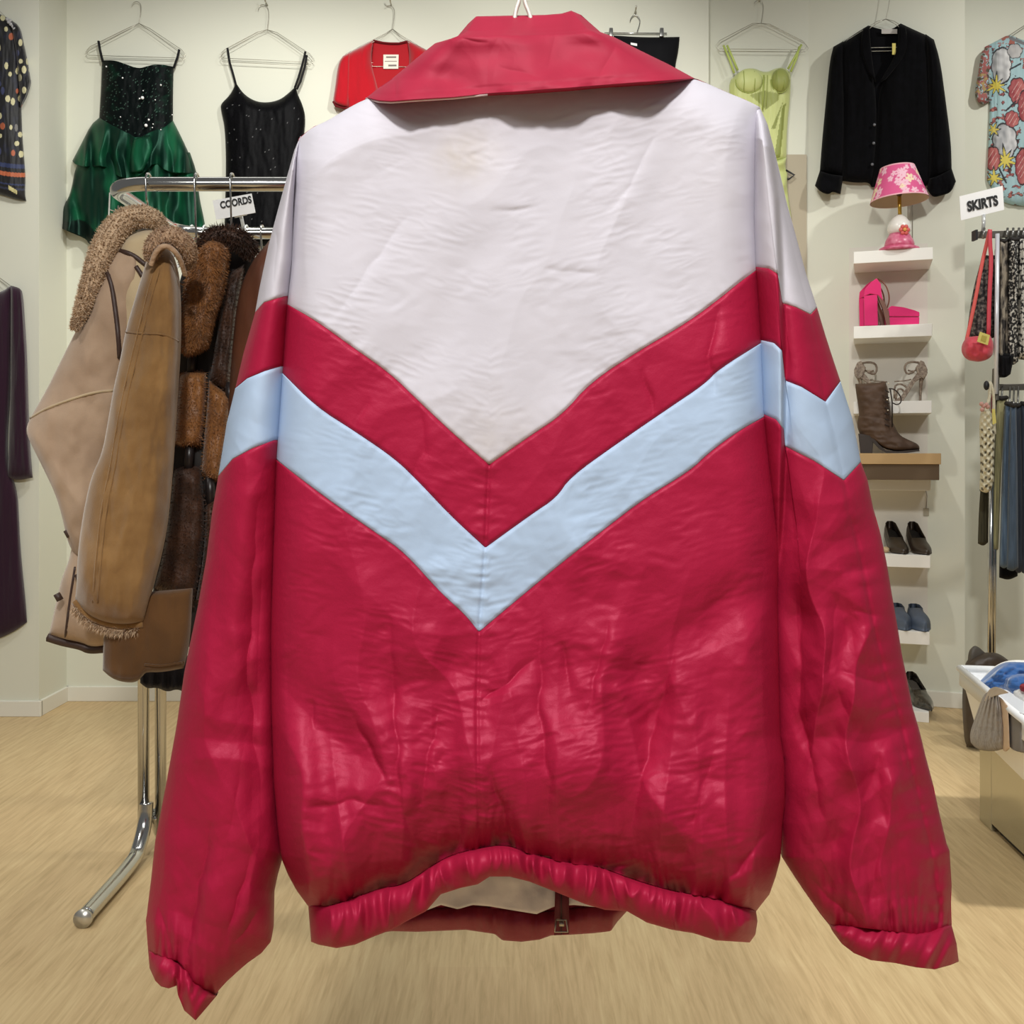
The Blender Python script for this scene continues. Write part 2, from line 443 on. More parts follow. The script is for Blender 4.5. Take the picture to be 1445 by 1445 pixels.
def wrinkle(px, py, red=1.0):
    g = np.clip((py - 600) / 420, 0, 1)              # crinklier toward the hem
    wx = px + 45 * gnoise(px / 170, py / 170, 51); wy = py + 45 * gnoise(px / 170 + 9, py / 170, 52)
    h = .017 * g * ridged(wx / 130, wy / 520, 53)
    h = h + (.0015 + .020 * g) * crumple(wx, wy, 165, 11, 6)
    pm = np.clip(gnoise(px / 130, py / 130, 54) * 1.4 + .55, .15, 1)
    h = h + (.0012 + .0062 * g) * crumple(px, py, 66, 23, 7) * pm
    h = h + (.0007 + .0017 * g) * crumple(px, py * 1.3, 27, 31, 6) * (.4 + .6 * pm)
    h = h + (.00045 + .0005 * g) * ridged(px / 40 + .3 * gnoise(px / 20, py / 20, 56), (py + .22 * px * np.sign(px - 690)) / 11, 55) * np.clip(gnoise(px / 90, py / 70, 57) * 1.5 + .5, .1, 1)
    h = h + .004 * (1 - g) * ridged((wx + .8 * wy) / 150, (wx - wy) / 420, 58)
    h = h + creaseset(px, py, creases, 1.25)
    # gathers running up from the hem
    sy = np.interp(px, np.array(seam)[:, 0], np.array(seam)[:, 1]); up = sy - py
    gat = .8 * gnoise(px / 17 + .5 * gnoise(px / 50, py / 50, 66), py / 130, 61) + .7 * gnoise(px / 40, py / 200, 62)
    gat = np.abs(gat) * 1.6 - .5
    h = h + .0085 * gat * np.exp(-np.clip(up, 0, 900) / (26 + 30 * np.abs(gnoise(px / 50, 0 * px, 67)))) * (up > -5)
    h = h + .016 * ridged(px / 62, py / 420 + 3, 63) * np.exp(-np.clip(up, 0, 900) / 150)
    # seams
    for s, pk in ((cseam, 1.0), (c1, .35), (c2, .35), (c3, .35)):
        q, al = pdist(px, py, s); below = 1.0
        h = h - .0022 * np.exp(-(q / 2.6) ** 2)
        h = h + .0016 * pk * gnoise(al / 13, q / 40, 71) * np.exp(-(q / 22) ** 2)
    return h
def body_depth(px, py, U):
    Lx = np.interp(py, np.array(bodyL)[:, 1], np.array(bodyL)[:, 0]); Rx = np.interp(py, np.array(bodyR)[:, 1], np.array(bodyR)[:, 0])
    e = np.minimum(px - Lx, Rx - px); e = np.clip(e / 60, 0, 1)
    roll = np.sqrt(np.maximum(0, 1 - (1 - e) ** 2))
    sh = smooth_poly(shoulder, 2); ty = np.interp(px, sh[:, 0], sh[:, 1])
    ts = np.clip((py - ty) / 70, 0, 1); rolls = np.sqrt(np.maximum(0, 1 - (1 - ts) ** 2))
    sy = np.interp(px, np.array(seam)[:, 0], np.array(seam)[:, 1])
    up = np.clip(sy - py, 0, 400); blouse = .024 * np.exp(-((up - 120) / 100) ** 2) - .020 * np.exp(-(up / 26) ** 2)
    h = .055 * roll * (.25 + .75 * rolls) + .015 * np.clip((py - 200) / 900, 0, 1) * roll + blouse * roll
    return 1.06 - h
def jpart(name, top, bot, col, m, nu, nv, stain=False, label=None):
    L = edge_between(bodyL, top[0][1], bot[0][1]); R = edge_between(bodyR, top[-1][1], bot[-1][1])
    px, py, U, Vv = coons(top, bot, L, R, nu, nv, 0, True)
    Y = body_depth(px, py, U) - wrinkle(px, py) * np.clip(np.minimum(U, 1 - U) * 30, .15, 1)
    c = np.broadcast_to(col, px.shape + (3,)).copy()
    c *= (1 + .05 * fbm(px / 90, py / 90, 3, 5))[..., None]
    if stain:
        for (sx, sy, sr, am) in ((655, 220, 42, .30), (690, 640, 70, .16), (1000, 250, 60, .04)):
            w = am * np.exp(-((px - sx) ** 2 + (py - sy) ** 2) / sr ** 2) * (1 + .8 * fbm(px / 25, py / 25, 3, 9))
            c = c * (1 - w[..., None]) + np.array(lin((180, 165, 135))) * w[..., None]
    g = P(px, py, Y); bk = g.copy(); bk[..., 1] += .0012
    return mk(name, sheet(g, bk), m, jk, label, col=dbl(c))
jpart('back_yoke', smooth_poly(shoulder, 2), c1, WHITE, JW, 330, 230, True, 'white upper back panel ending in a point')
jpart('chevron_stripe', c1, c2, RED, JR, 330, 55, label='crimson chevron stripe across the back')
jpart('chevron_stripe', c2, c3, BLUE, JW, 330, 55, label='pale blue chevron stripe across the back')
jpart('back_panel', c3, seam, RED, JR, 360, 260, label='crimson lower back panel')
# hem band
px, py, U, Vv = coons(seam, hem, [(435, 1279), (437, 1305), (439, 1329)], [(1067, 1286), (1069, 1300), (1066, 1319), (1058, 1330)], 420, 26, 0, True)
e = np.clip(np.minimum(U, 1 - U) * 633 / 40, 0, 1); roll = np.sqrt(np.maximum(0, 1 - (1 - e) ** 2))
puff = np.sin(PI * np.clip(Vv, 0, 1)) ** .6
gat = .8 * gnoise(px / 21 + .4 * gnoise(px / 50, Vv, 66), Vv * .5, 61) + .8 * gnoise(px / 47 + 3, Vv * .3, 62)
gat = 1.1 - np.abs(gat) * 2.2
Y = 1.06 - .060 * roll - .012 * puff * roll - .0075 * gat * (.35 + .65 * puff) - .0016 * crumple(px, py, 30, 5)
g = P(px, py, Y); bk = g.copy(); bk[..., 1] += .004
mk('hem_band', sheet(g, bk), JR, jk, 'elastic crimson hem band', col=dbl(np.broadcast_to(RED, px.shape + (3,)).copy()))
# front of the jacket (far side), its lining, band and zip
fb = [(440, 1278), (500, 1285), (553, 1292), (601, 1285), (667, 1279), (757, 1289), (837, 1280), (890, 1272), (1060, 1278)]
px, py, U, Vv = coons(shoulder, fb, edge_between(bodyL, 196, 1278), edge_between(bodyR, 151, 1278), 60, 80, 0, True)
pr = rprof(U, .12) * np.clip(Vv * 8, 0, 1) ** .5
E = P(px, py, 1.062); E[..., 1] += .075 * pr + .004 * fbm(px / 50, py / 120, 3, 77); E[..., 0] *= 1 - .02 * pr
# keep the far hem at the height seen under the near one
vv = np.clip((Vv - .5) * 2, 0, 1); E[..., 2] -= (py - HZ) / F * .075 * pr * vv
bk = E.copy(); bk[..., 1] += .002
JL = mat('white_lining', (236, 228, 228), .7, bump=(60, .3, .004))
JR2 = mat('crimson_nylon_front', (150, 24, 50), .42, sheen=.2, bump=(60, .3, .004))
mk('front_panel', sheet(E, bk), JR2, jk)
ft = fb
fbot = [(440, 1318), (500, 1322), (553, 1314), (588, 1315), (657, 1312), (698, 1318), (709, 1327), (736, 1329), (761, 1326), (778, 1320), (806, 1319), (837, 1317), (862, 1314), (871, 1301), (890, 1280), (1060, 1300)]
px, py, U, Vv = coons(ft, fbot, [(440, 1278), (440, 1318)], [(1060, 1278), (1060, 1300)], 220, 14, 0, True)
pr = rprof(U, .12)
Y = 1.062 + .072 * pr - .006 * gnoise(px / 15, Vv * .3, 81) - .006 * np.sin(PI * Vv)
g = P(px, py, Y); bk = g.copy(); bk[..., 1] += .004
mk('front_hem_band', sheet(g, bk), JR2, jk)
lb = [(450, 1262), (560, 1284), (601, 1285), (622, 1277), (646, 1283), (667, 1277), (691, 1279), (726, 1285), (757, 1290), (783, 1279), (810, 1277), (840, 1280), (1050, 1262)]
px, py, U, Vv = coons([(450, 1120), (1050, 1120)], lb, [(450, 1120), (450, 1262)], [(1050, 1120), (1050, 1262)], 160, 40, 0, True)
Y = 1.062 + .055 * rprof(U, .12) - .008 * fbm(px / 45, py / 90, 3, 13) - .003 * crumple(px, py, 45, 8)
g = P(px, py, Y); bk = g.copy(); bk[..., 1] += .0015
mk('lining', sheet(g, bk), JL, jk, 'white lining showing under the hem')
q = [P(784, 1235, 1.112), P(803, 1235, 1.112), P(803, 1318, 1.112), P(782, 1320, 1.112)]
zp = mk('front_zip', hexa(q, (0, .004, 0)), mat('zip_tape', (110, 16, 38), .6), jk)
mk('zip_teeth', tube([P(792, 1235, 1.110), P(792, 1318, 1.110)], .0009), mat('zip_metal', (70, 40, 44), .4, .5), zp)
zl = merge([tube([P(785, 1298, 1.106), P(799, 1298, 1.106), P(801, 1315, 1.104), P(783, 1315, 1.104), P(785, 1298, 1.106)], .0011), tube([P(789, 1303, 1.106), P(796, 1303, 1.106)], .0035)])
mk('zip_pull', zl, mat('pull_metal', (190, 180, 165), .3, .9), zp)

# sleeves -------------------------------------------------------------
slL_out = [(422, 196), (415, 213), (404, 252), (392, 295), (378, 347), (365, 408), (359, 441), (343, 499), (332, 548), (320, 597), (308, 672), (299, 725), (291, 789), (279, 856), (270, 899), (260, 949), (250, 1018), (247, 1036), (232, 1119), (219, 1186), (213, 1242), (206, 1299), (209, 1342)]
slL_in = [(424, 192), (419, 225), (417, 290), (416, 366), (411, 418), (405, 517), (399, 620), (396, 660), (392, 780), (389, 900), (390, 1000), (393, 1100), (398, 1170), (400, 1207), (391, 1238), (386, 1262), (385, 1312), (382, 1329), (369, 1345), (349, 1359), (332, 1374), (319, 1386), (303, 1404)]
LW = [(361, 441), (373, 427), (401, 418), (411, 417)]; LB = [(332, 548), (349, 534), (373, 524), (396, 517), (405, 517)]; LR = [(308, 672), (328, 648), (356, 633), (387, 621), (399, 621)]
LC = [(209, 1342), (232, 1352), (250, 1356), (258, 1364), (272, 1386), (288, 1396), (303, 1404)]
slR_out = [(1072, 151), (1083, 175), (1092, 209), (1101, 246), (1111, 289), (1123, 332), (1138, 388), (1153, 434), (1165, 474), (1176, 508), (1186, 538), (1203, 591), (1215, 652), (1224, 676), (1232, 716), (1243, 755), (1251, 793), (1259, 841), (1267, 887), (1273, 925), (1279, 953), (1288, 999), (1297, 1029), (1306, 1066), (1317, 1108), (1326, 1149), (1336, 1191), (1340, 1200), (1343, 1250), (1342, 1274), (1343, 1306)]
slR_in = [(1066, 149), (1064, 215), (1062, 308), (1064, 377), (1070, 481), (1074, 585), (1078, 626), (1086, 705), (1090, 778), (1088, 850), (1090, 954), (1092, 1040), (1097, 1075), (1099, 1127), (1098, 1161), (1103, 1209), (1123, 1240), (1140, 1265), (1157, 1289), (1170, 1305)]
RW = [(1064, 376), (1085, 379), (1101, 389), (1104, 428), (1124, 434), (1144, 444), (1153, 434)]; RB = [(1070, 479), (1092, 484), (1106, 497), (1108, 537), (1131, 546), (1165, 567), (1186, 538)]; RR = [(1074, 583), (1095, 592), (1106, 606), (1108, 630), (1148, 650), (1191, 678), (1215, 652)]
RC = [(1170, 1305), (1188, 1307), (1205, 1308), (1232, 1311), (1268, 1316), (1295, 1320), (1316, 1317), (1343, 1306)]
sseam = [(1144, 444), (1155, 501), (1165, 567), (1179, 626), (1191, 678), (1200, 730), (1207, 754), (1216, 793), (1226, 845), (1236, 897), (1247, 945), (1254, 966), (1267, 1002), (1290, 1101), (1303, 1154), (1316, 1211), (1328, 1300)]
fold1 = [(1082, 150), (1097, 280), (1102, 389), (1106, 491), (1106, 629), (1103, 712), (1099, 800)]
def cuff_up(px, py, C, rate):
    C = np.array(C); sy = np.interp(px, C[:, 0], C[:, 1]); return np.exp(-np.clip(sy - py, 0, 900) / rate)
slc = {'L': [([(365, 700), (350, 950), (372, 1150)], .010, 18), ([(300, 1160), (272, 1300), (262, 1360)], .012, 13), ([(355, 1200), (330, 1290), (318, 1340)], .007, 8), ([(220, 1270), (240, 1335)], .004, 6), ([(330, 1330), (380, 1270)], .006, 10), ([(395, 240), (385, 400)], .004, 9), ([(345, 1050), (310, 1250)], .004, 16)],
       'R': [([(1130, 800), (1128, 1000), (1160, 1150), (1180, 1200)], .012, 22), ([(1185, 830), (1170, 950), (1210, 1040)], .006, 16), ([(1252, 970), (1180, 945)], .008, 12), ([(1140, 1240), (1200, 1290), (1215, 1308)], .006, 9), ([(1255, 1270), (1262, 1315)], .006, 8), ([(1240, 1180), (1225, 1290)], .005, 14), ([(1300, 1120), (1275, 1080), (1262, 1050)], .005, 8), ([(1318, 1230), (1330, 1290)], .006, 8), ([(1235, 800), (1186, 810)], .004, 7), ([(1245, 870), (1200, 865)], .004, 7)]}
def sl_h(px, py, U, side):
    r = np.sqrt(np.maximum(0, 1 - (2 * U - 1) ** 2))
    h0 = .062 * r; h = 0
    g = np.clip((py - 520) / 380, 0, 1); a = 1.0 if side == 'R' else .55
    wx = px + 30 * gnoise(px / 120, py / 120, 41); wy = py + 30 * gnoise(px / 120 + 9, py / 120, 42)
    h = h + .018 * g * ridged(wx / 80, wy / 560, 43 if side == 'L' else 46) * min(1, a + .2)
    h = h + (.001 + .017 * g) * a * crumple(wx, wy, 125, 15 if side == 'L' else 18, 6)
    h = h + (.0008 + .0055 * g) * a * crumple(px, py, 54, 27, 6) + (.0005 + .0010 * g) * a * crumple(px, py, 24, 28, 5)
    h = h + creaseset(px, py, slc[side], 1.0)
    inner = (1 - U) if side == 'L' else U
    h = h0 + h * np.clip(np.minimum(inner, .6 * (1 - inner) + .05) * 5.0, .12, 1)
    C = LC if side == 'L' else RC
    h = h + .008 * (np.abs(gnoise(px / 15, py / 120, 91)) * 1.6 - .5) * cuff_up(px, py, C, 34) - .006 * cuff_up(px, py, C, 14)
    if side == 'R':
        q, al = pdist(px, py, sseam); low = np.clip((py - 600) / 300, .15, 1)
        h = h - .0024 * np.exp(-(q / 3.4) ** 2) * low + (.0030 * gnoise(al / 21 + .5 * gnoise(al / 60, q / 60, 96), q / 50, 95) + .002 * gnoise(al / 47, q / 60, 97)) * np.exp(-(q / 30) ** 2) * low
        f = np.array(fold1); fx = np.interp(py, f[:, 1], f[:, 0])
        fd = np.clip((820 - py) / 120, 0, 1); sg_ = 1 / (1 + np.exp(np.clip((px - fx) / 1.6, -40, 40)))
        h = h + fd * (.022 * sg_ - .010 * (1 - sg_) * np.exp(-np.clip(px - fx, 0, 99) / 9))
    for s in ((LW, LB, LR) if side == 'L' else (RW, RB, RR)):
        q, al = pdist(px, py, s); h = h - .0018 * np.exp(-(q / 2.4) ** 2)
    return h
def sleeve(side):
    out, inn = (slL_out, slL_in) if side == 'L' else (slR_out, slR_in)
    bounds = [LW, LB, LR, LC] if side == 'L' else [RW, RB, RR, RC]
    root = None
    def cut(E, y0, y1):
        E = np.array(E)
        m = (E[:, 1] > y0) & (E[:, 1] < y1)
        x0 = np.interp(y0, E[:, 1], E[:, 0]); x1 = np.interp(y1, E[:, 1], E[:, 0])
        return np.concatenate([[(x0, y0)], E[m], [(x1, y1)]])
    a, b = (out, inn) if side == 'L' else (inn, out)
    prev = [a[0], b[0]]
    names = [('sleeve_top', WHITE, JW, 130), ('sleeve_stripe', RED, JR, 50), ('sleeve_stripe', BLUE, JW, 50), ('sleeve', RED, JR, 300)]
    for (nm, colr, m, nv), bd in zip(names, bounds):
        Lf = cut(a, prev[0][1], bd[0][1]); R = cut(b, prev[-1][1], bd[-1][1])
        if nm == 'sleeve': pass
        px, py, U, Vv = coons(prev, bd, Lf, R, 150, nv, 0, True)
        fr = 1 if nm != 'sleeve_top' else np.clip(Vv * 5, .05, 1) ** .5
        Y = 1.078 - sl_h(px, py, U, side) * fr
        G = P(px, py, Y); E = P(px, py, 1.079 + 0 * px); E[..., 1] += .05 * np.sqrt(np.maximum(0, 1 - (2 * U - 1) ** 2)) * fr
        c = np.broadcast_to(colr, px.shape + (3,)) * (1 + .05 * fbm(px / 90, py / 90, 3, 6))[..., None]
        lab = {'sleeve_top': 'white top of the sleeve', 'sleeve': 'crimson lower sleeve'}.get(nm, 'crimson sleeve stripe' if colr is RED else 'pale blue sleeve stripe')
        o = mk(nm, sheet(G, E), m, jk, lab, col=dbl(c)); prev = bd
    if side == 'L':
        cb = [(211, 1366), (219, 1384), (227, 1392), (238, 1395), (249, 1391), (251, 1404), (260, 1426), (276, 1440), (289, 1425), (306, 1405)]
        px, py, U, Vv = coons(LC, cb, [LC[0], (211, 1366)], [LC[-1], (306, 1405)], 120, 24, 0)
        notch = np.exp(-((px - 254 - .1 * (py - 1370)) / 7) ** 2)
    else:
        cb = [(1176, 1316), (1188, 1332), (1205, 1345), (1229, 1355), (1263, 1359), (1292, 1365), (1319, 1368), (1341, 1362), (1353, 1357)]
        px, py, U, Vv = coons(RC, cb, [RC[0], (1176, 1316)], [RC[-1], (1350, 1332), (1353, 1357)], 150, 24, 0)
        notch = 0
    pr = np.sqrt(np.maximum(0, 1 - (2 * U - 1) ** 2))
    diag = px + .5 * py
    Y = 1.078 - .058 * pr - .010 * np.sin(PI * Vv) - .006 * (gnoise(diag / 15, Vv * .4, 93) + .6 * gnoise(diag / 32, Vv * .3, 94)) * np.minimum(pr * 2, 1) + .014 * notch
    G = P(px, py, Y); E = P(px, py, 1.079 + 0 * px); E[..., 1] += .04 * pr
    mk('cuff', sheet(G, E), JR, jk, 'elastic crimson cuff', col=dbl(np.broadcast_to(RED, px.shape + (3,)).copy()))
sleeve('L'); sleeve('R')
# collar ---------------------------------------------------------------
ct = [(661, 33), (672, 23), (719, 22), (769, 21), (793, 19), (806, 15), (820, 21)]
cb = [(517, 138), (535, 142), (552, 143), (576, 141), (641, 137), (688, 132), (750, 128), (828, 122), (905, 116), (981, 111)]
cl = [(661, 33), (645, 52), (614, 61), (595, 76), (570, 97), (552, 112), (533, 125), (517, 138)]
cr_ = [(820, 21), (847, 45), (866, 52), (905, 72), (944, 91), (981, 111)]
px, py, U, Vv = coons(ct, cb, cl, cr_, 260, 110, 0)
pr = rprof(U, .16) * np.clip(Vv * 4, 0, 1) ** .5
qd, al = pdist(px, py, cb)
cvp = smooth_poly([(0, .40), (.12, .74), (.3, .86), (.5, .80), (.7, .83), (.9, .97), (1, 1.02)], 3)
h = .08 * pr * np.interp(Vv, cvp[:, 0], cvp[:, 1]) + .014 * fbm(px / 120, py / 70, 2, 33) + .006 * crumple(px, py, 90, 37, 6) + .0009 * crumple(px, py, 30, 38, 5)
h = h - .0008 * np.exp(-((qd - 9) / 3.0) ** 2) + .0016 * gnoise(al / 22, qd / 20, 35) * np.exp(-(qd / 18) ** 2)
h = h + creaseset(px, py, (([(560, 110), (556, 140)], .005, 5), ([(700, 95), (770, 110)], .005, 14), ([(640, 52), (690, 60)], .003, 8), ([(870, 60), (845, 110)], .003, 8)))
G = P(px, py, 1.062 - h); E = P(px, py, 1.063 + 0 * px); E[..., 1] += .06 * rprof(U, .25) * (1 - .5 * Vv)
CR = np.array(lin((160, 38, 62)))
mk('collar', sheet(G, E), JC, jk, 'folded-down crimson collar', col=dbl(np.broadcast_to(CR, px.shape + (3,)) * (1 + .12 * fbm(px / 60, py / 40, 3, 14))[..., None]))
mk('collar_piping', tube([P(x, y + 1.5, 1.05 - .062 * rprof(np.array((x - 517) / 464.), .16)) for x, y in cb[:6]], .0012, 6), mat('collar_underside', (225, 200, 200), .6), jk, 'pale underside edge of the collar')
# its hanger
hg = thing('wire_hanger', 'pale wire hanger holding up the foreground windbreaker', 'hanger', tuple(P(737, 60, 1.06)))
hk = [P(726, 30, 1.06), P(728, 14, 1.06), P(733, 1, 1.06), P(735, -20, 1.06), P(736, -60, 1.06), P(726, -90, 1.06), P(706, -100, 1.06), P(690, -80, 1.06)]
hk2 = [P(750, 32, 1.06), P(747, 18, 1.06), P(741, 5, 1.06), P(738, -15, 1.06), P(736, -40, 1.06)]
mk('hook', merge([tube(hk, .0022, smooth=2), tube(hk2, .0022, smooth=2)]), WIREW, hg)
mk('shoulder_wire', tube([P(726, 30, 1.06), P(690, 75, 1.065), P(520, 170, 1.075), P(470, 215, 1.08), P(1020, 205, 1.08), P(980, 160, 1.075), P(790, 75, 1.065), P(750, 32, 1.06)], .0022, smooth=1), WIREW, hg)

#@@RACK
# ================================================================== COAT RACK AND COATS (left)
RX = -1.07
rk = thing('clothes_rack', 'chrome tube clothes rack carrying the shearling and fur coats', 'clothes rack', (RX, 3.06, 0))
ZB = EYE + (HZ - 260) / F * 2.7
YF, YM, YB = 2.70, 3.06, 3.30
def arc(c, r, a0, a1, n=10):
    return [(c[0] + r * math.cos(t), c[1] + r * math.sin(t), c[2]) for t in np.linspace(a0, a1, n)]
XE = .22
path = [(XE - .1, YF, ZB)] + arc((RX + .10, YF + .10, ZB), .10, -PI / 2, -PI, 12) + [(RX, YM, ZB)] + arc((RX + .10, YB - .10, ZB), .10, PI, PI / 2, 12) + [(XE - .1, YB, ZB)] + arc((XE - .1, YB - .10, ZB), .10, PI / 2, 0, 8) + [(XE, YM, ZB)] + arc((XE - .1, YF + .1, ZB), .10, 0, -PI / 2, 8)
mk('top_rail', tube(path, .0185, 20), CHROME, rk)
mk('post', tube([(RX - .028, YM, ZB), (RX - .028, YM, .06)], .0165, 16), CHROME, rk)
mk('post', tube([(RX + .016, YM + .02, ZB), (RX + .016, YM + .02, .06)], .0165, 16), CHROME, rk)
fp = [(RX - .02, YM, .16), (RX - .02, YM - .01, .10), (RX - .02, YM - .05, .055), (RX - .02, YM - .10, .024), (RX - .015, 2.6, .024)]
ft_ = mk('foot', tube(smooth_poly(fp, 2), .021, 16), CHROME, rk)
mk('foot_cap', tube([(RX - .015, 2.602, .024), (RX - .015, 2.592, .024)], .0235, 18), mat('cap_metal', (210, 208, 200), .3, .8), ft_)
mk('foot', tube(smooth_poly([(RX, YM + .02, .12), (RX, YM + .06, .055), (RX, YM + .10, .024), (RX, 3.5, .024)], 2), .021, 16), CHROME, rk)
mk('post', tube([(XE, YM, ZB), (XE, YM, .03)], .0165, 16), CHROME, rk)
mk('foot', tube([(XE, 2.66, .024), (XE, 3.5, .024)], .021, 16), CHROME, rk)
# white grid panel end hanging at the corner
wg = [tube([P(155, 272, 2.75), P(152, 345, 2.75)], .0022), tube([P(167, 290, 2.85), P(166, 320, 2.85)], .0022)]
zz = [P(155, 296, 2.75), P(163, 310, 2.78), P(154, 324, 2.75)]
wg.append(tube([zz[0], P(167, 300, 2.85)], .0016)); wg.append(tube([P(167, 300, 2.85), P(154, 318, 2.75)], .0016)); wg = wg
solo('wire_strip', merge(wg), WIREW, 'thin white wire strip dangling from the corner of the coat rack rail', 'wire')

def hanger_hook(px, pyb, Y, lab, tip):
    x = (px - CX) / F * Y
    t = thing('wire_hanger', lab, 'hanger', (x, Y, ZB))
    r = .024
    pts = [(x, Y - r * math.cos(a), ZB + r * math.sin(a)) for a in np.linspace(PI * 1.15, -.25, 16)]
    zb = float(P(px, pyb, Y - .0)[2])
    pts = [(x, Y + r, ZB - .012)] + [(x + .002, Y - r * math.cos(a), ZB + .004 + r * math.sin(a)) for a in np.linspace(PI, 0, 14)] + [(x + .004, Y - r, ZB - .05), (x, Y - .004, zb + .03), (x, Y, zb)]
    mk('hook', tube(pts, .0026, smooth=1), CHROME, t)
    mk('shoulder_wire', tube([(x, Y, zb), tip, tuple(np.array(tip) + [0, .01, -.02]), (2 * x - tip[0], 2 * Y - tip[1], tip[2] - .02), (2 * x - tip[0], 2 * Y - tip[1] - .01, tip[2]), (x, Y, zb)], .0026), CHROME, t)
hanger_hook(209, 300, 2.70, 'chrome wire hanger hooked on the rail above the palest shearling coat', tuple(P(203, 335, 2.63)))
hanger_hook(277, 335, 2.70, 'chrome wire hanger hooked on the rail above the golden suede coat', tuple(P(229, 375, 2.43)))
hanger_hook(327, 330, 2.70, 'chrome wire hanger hooked on the rail in front of the coords sign', tuple(P(306, 350, 2.68)))
SUEDE1 = mat('pale_suede', (184, 158, 134), .85, spec=.15, sheen=.3, bump=(300, .25, .002), mott=((152, 126, 104), 7, .7))
SUEDE1b = mat('cream_suede', (196, 176, 142), .85, spec=.15, sheen=.4, bump=(300, .25, .002), mott=((170, 148, 118), 9, .5))
SUEDE2 = mat('golden_suede', (152, 116, 72), .85, spec=.15, sheen=.4, bump=(260, .3, .002), mott=((112, 80, 46), 8, .7))
SUEDE3 = mat('brown_suede', (104, 72, 42), .85, spec=.15, sheen=.3, bump=(260, .3, .002), mott=((76, 52, 30), 8, .7))
TRIM = mat('dark_leather_trim', (66, 48, 42), .5, bump=(80, .2, .002))
FUR1 = mat('curly_fleece', (214, 188, 158), .95, spec=.1, sheen=.2, bump=(130, .6, .006), mott=((172, 144, 116), 60, .8))
FUR2 = mat('taupe_fleece', (190, 160, 132), .95, spec=.1, sheen=.3, bump=(130, .6, .006), mott=((146, 116, 92), 60, .8))
FUR3 = mat('brown_fur', (150, 98, 48), .5, spec=.5, sheen=.2, bump=(140, .5, .004), mott=((104, 64, 32), 18, .6))
FUR3D = mat('dark_fur', (72, 42, 24), .55, spec=.4, sheen=.1, bump=(140, .5, .004), mott=((34, 20, 13), 14, .8))
LEATH = mat('brown_leather', (104, 62, 44), .45, spec=.4, bump=(40, .2, .004), mott=((74, 42, 30), 6, .6))
def cfold(seed, amp=.012, sx=22, sy=120):
    return lambda px, py, U, Vv: amp * fbm(px / sx, py / sy, 3, seed)
def seamtube(pts, Yf, r, hh=0):
    return tube([P(x, y, Yf) for x, y in smooth_poly(pts, 2)], r, 6)
class Surf:
    """looks up the front depth of a panel so that trims lie on it"""
    def __init__(s, S, geo): s.px, s.py = S[0].ravel(), S[1].ravel(); s.Y = geo[0][:s.px.size, 1]
    def __call__(s, x, y, off=.002):
        i = np.argmin((s.px - x) ** 2 + (s.py - y) ** 2); return P(x, y, s.Y[i] - off)
    def line(s, pts, r, off=.001, flat=1.0, n=26):
        q = sample(smooth_poly(pts, 2), np.linspace(0, 1, n)); return tube([s(x, y, off) for x, y in q], r, 6, flat=flat)

# --- coat 1
c1t = thing('shearling_coat', 'pale tan shearling coat with dark piping, first on the rack at the left end', 'coat', tuple(P(120, 912, 2.62)))
g, S = shell([(118, 560), (170, 540)], [(69, 896), (90, 903), (116, 908), (128, 914), (150, 913)], [(118, 560), (112, 700), (100, 786), (87, 815), (78, 856), (69, 896)], [(170, 540), (175, 700), (160, 800), (150, 913)], 2.66, .06, .05, 30, 50, folds=cfold(3))
mk('body', g, SUEDE1, c1t); sf = Surf(S, g)
hm = mk('hem_trim', sf.line([(68, 899), (90, 906), (116, 911), (126, 917), (150, 915)], .012, .0), TRIM, c1t)
mk('front_piping', sf.line([(106, 800), (98, 850), (92, 900)], .003), TRIM, c1t)
g, S = shell([(152, 352), (168, 340), (190, 332), (212, 350)], [(88, 730), (96, 768), (110, 790), (125, 795), (150, 760)], [(152, 352), (131, 420), (107, 467), (87, 507), (64, 554), (43, 589), (36, 606), (41, 621), (58, 655), (78, 696), (88, 730)], [(212, 350), (205, 420), (195, 480), (178, 560), (165, 650), (150, 760)], 2.63, .085, .05, 50, 90, w=.45, folds=lambda px, py, U, Vv: .022 * fbm(px / 60, py / 90, 3, 4) + .012 * ridged((px - .35 * py) / 60, (py + px * .4) / 220, 24))
mk('sleeve', g, SUEDE1, c1t); sf = Surf(S, g)
mk('elbow_seam', sf.line([(43, 590), (62, 578), (90, 567), (130, 554), (160, 551)], .0035), SUEDE1b, c1t)
mk('sleeve_piping', sf.line([(148, 374), (153, 388), (158, 403), (163, 438), (167, 472), (169, 505)], .006, flat=1), TRIM, c1t)
g, S = shell([(172, 338), (190, 326), (215, 322), (232, 330)], [(168, 520), (185, 515), (205, 480)], [(172, 338), (158, 368), (150, 378), (160, 410), (167, 470), (168, 520)], [(232, 330), (225, 380), (205, 480)], 2.605, .06, .06, 26, 50, w=.4, folds=cfold(6, .006, 30, 50))
mk('shoulder_panel', g, SUEDE1b, c1t); sf = Surf(S, g)
mk('shoulder_piping', merge([sf.line([(165, 353), (176, 355), (190, 361), (206, 374)], .006), sf.line([(192, 376), (197, 383), (201, 390)], .006)]), TRIM, c1t)
cp = [P(x, y, Yc) for x, y, Yc in ((104, 466, 2.56), (118, 432, 2.56), (134, 388, 2.56), (147, 352, 2.56), (160, 326, 2.56), (178, 309, 2.57), (200, 304, 2.58), (219, 309, 2.59), (229, 322, 2.62))]
g = tube(cp, [.006, .016, .022, .027, .031, .031, .028, .024, .014], 18, smooth=2, n=70)
mk('fur_collar', fuzz(g, 12000, .007, .0013, 1.6, .0), FUR1, c1t, 'curly sand-coloured fleece collar')
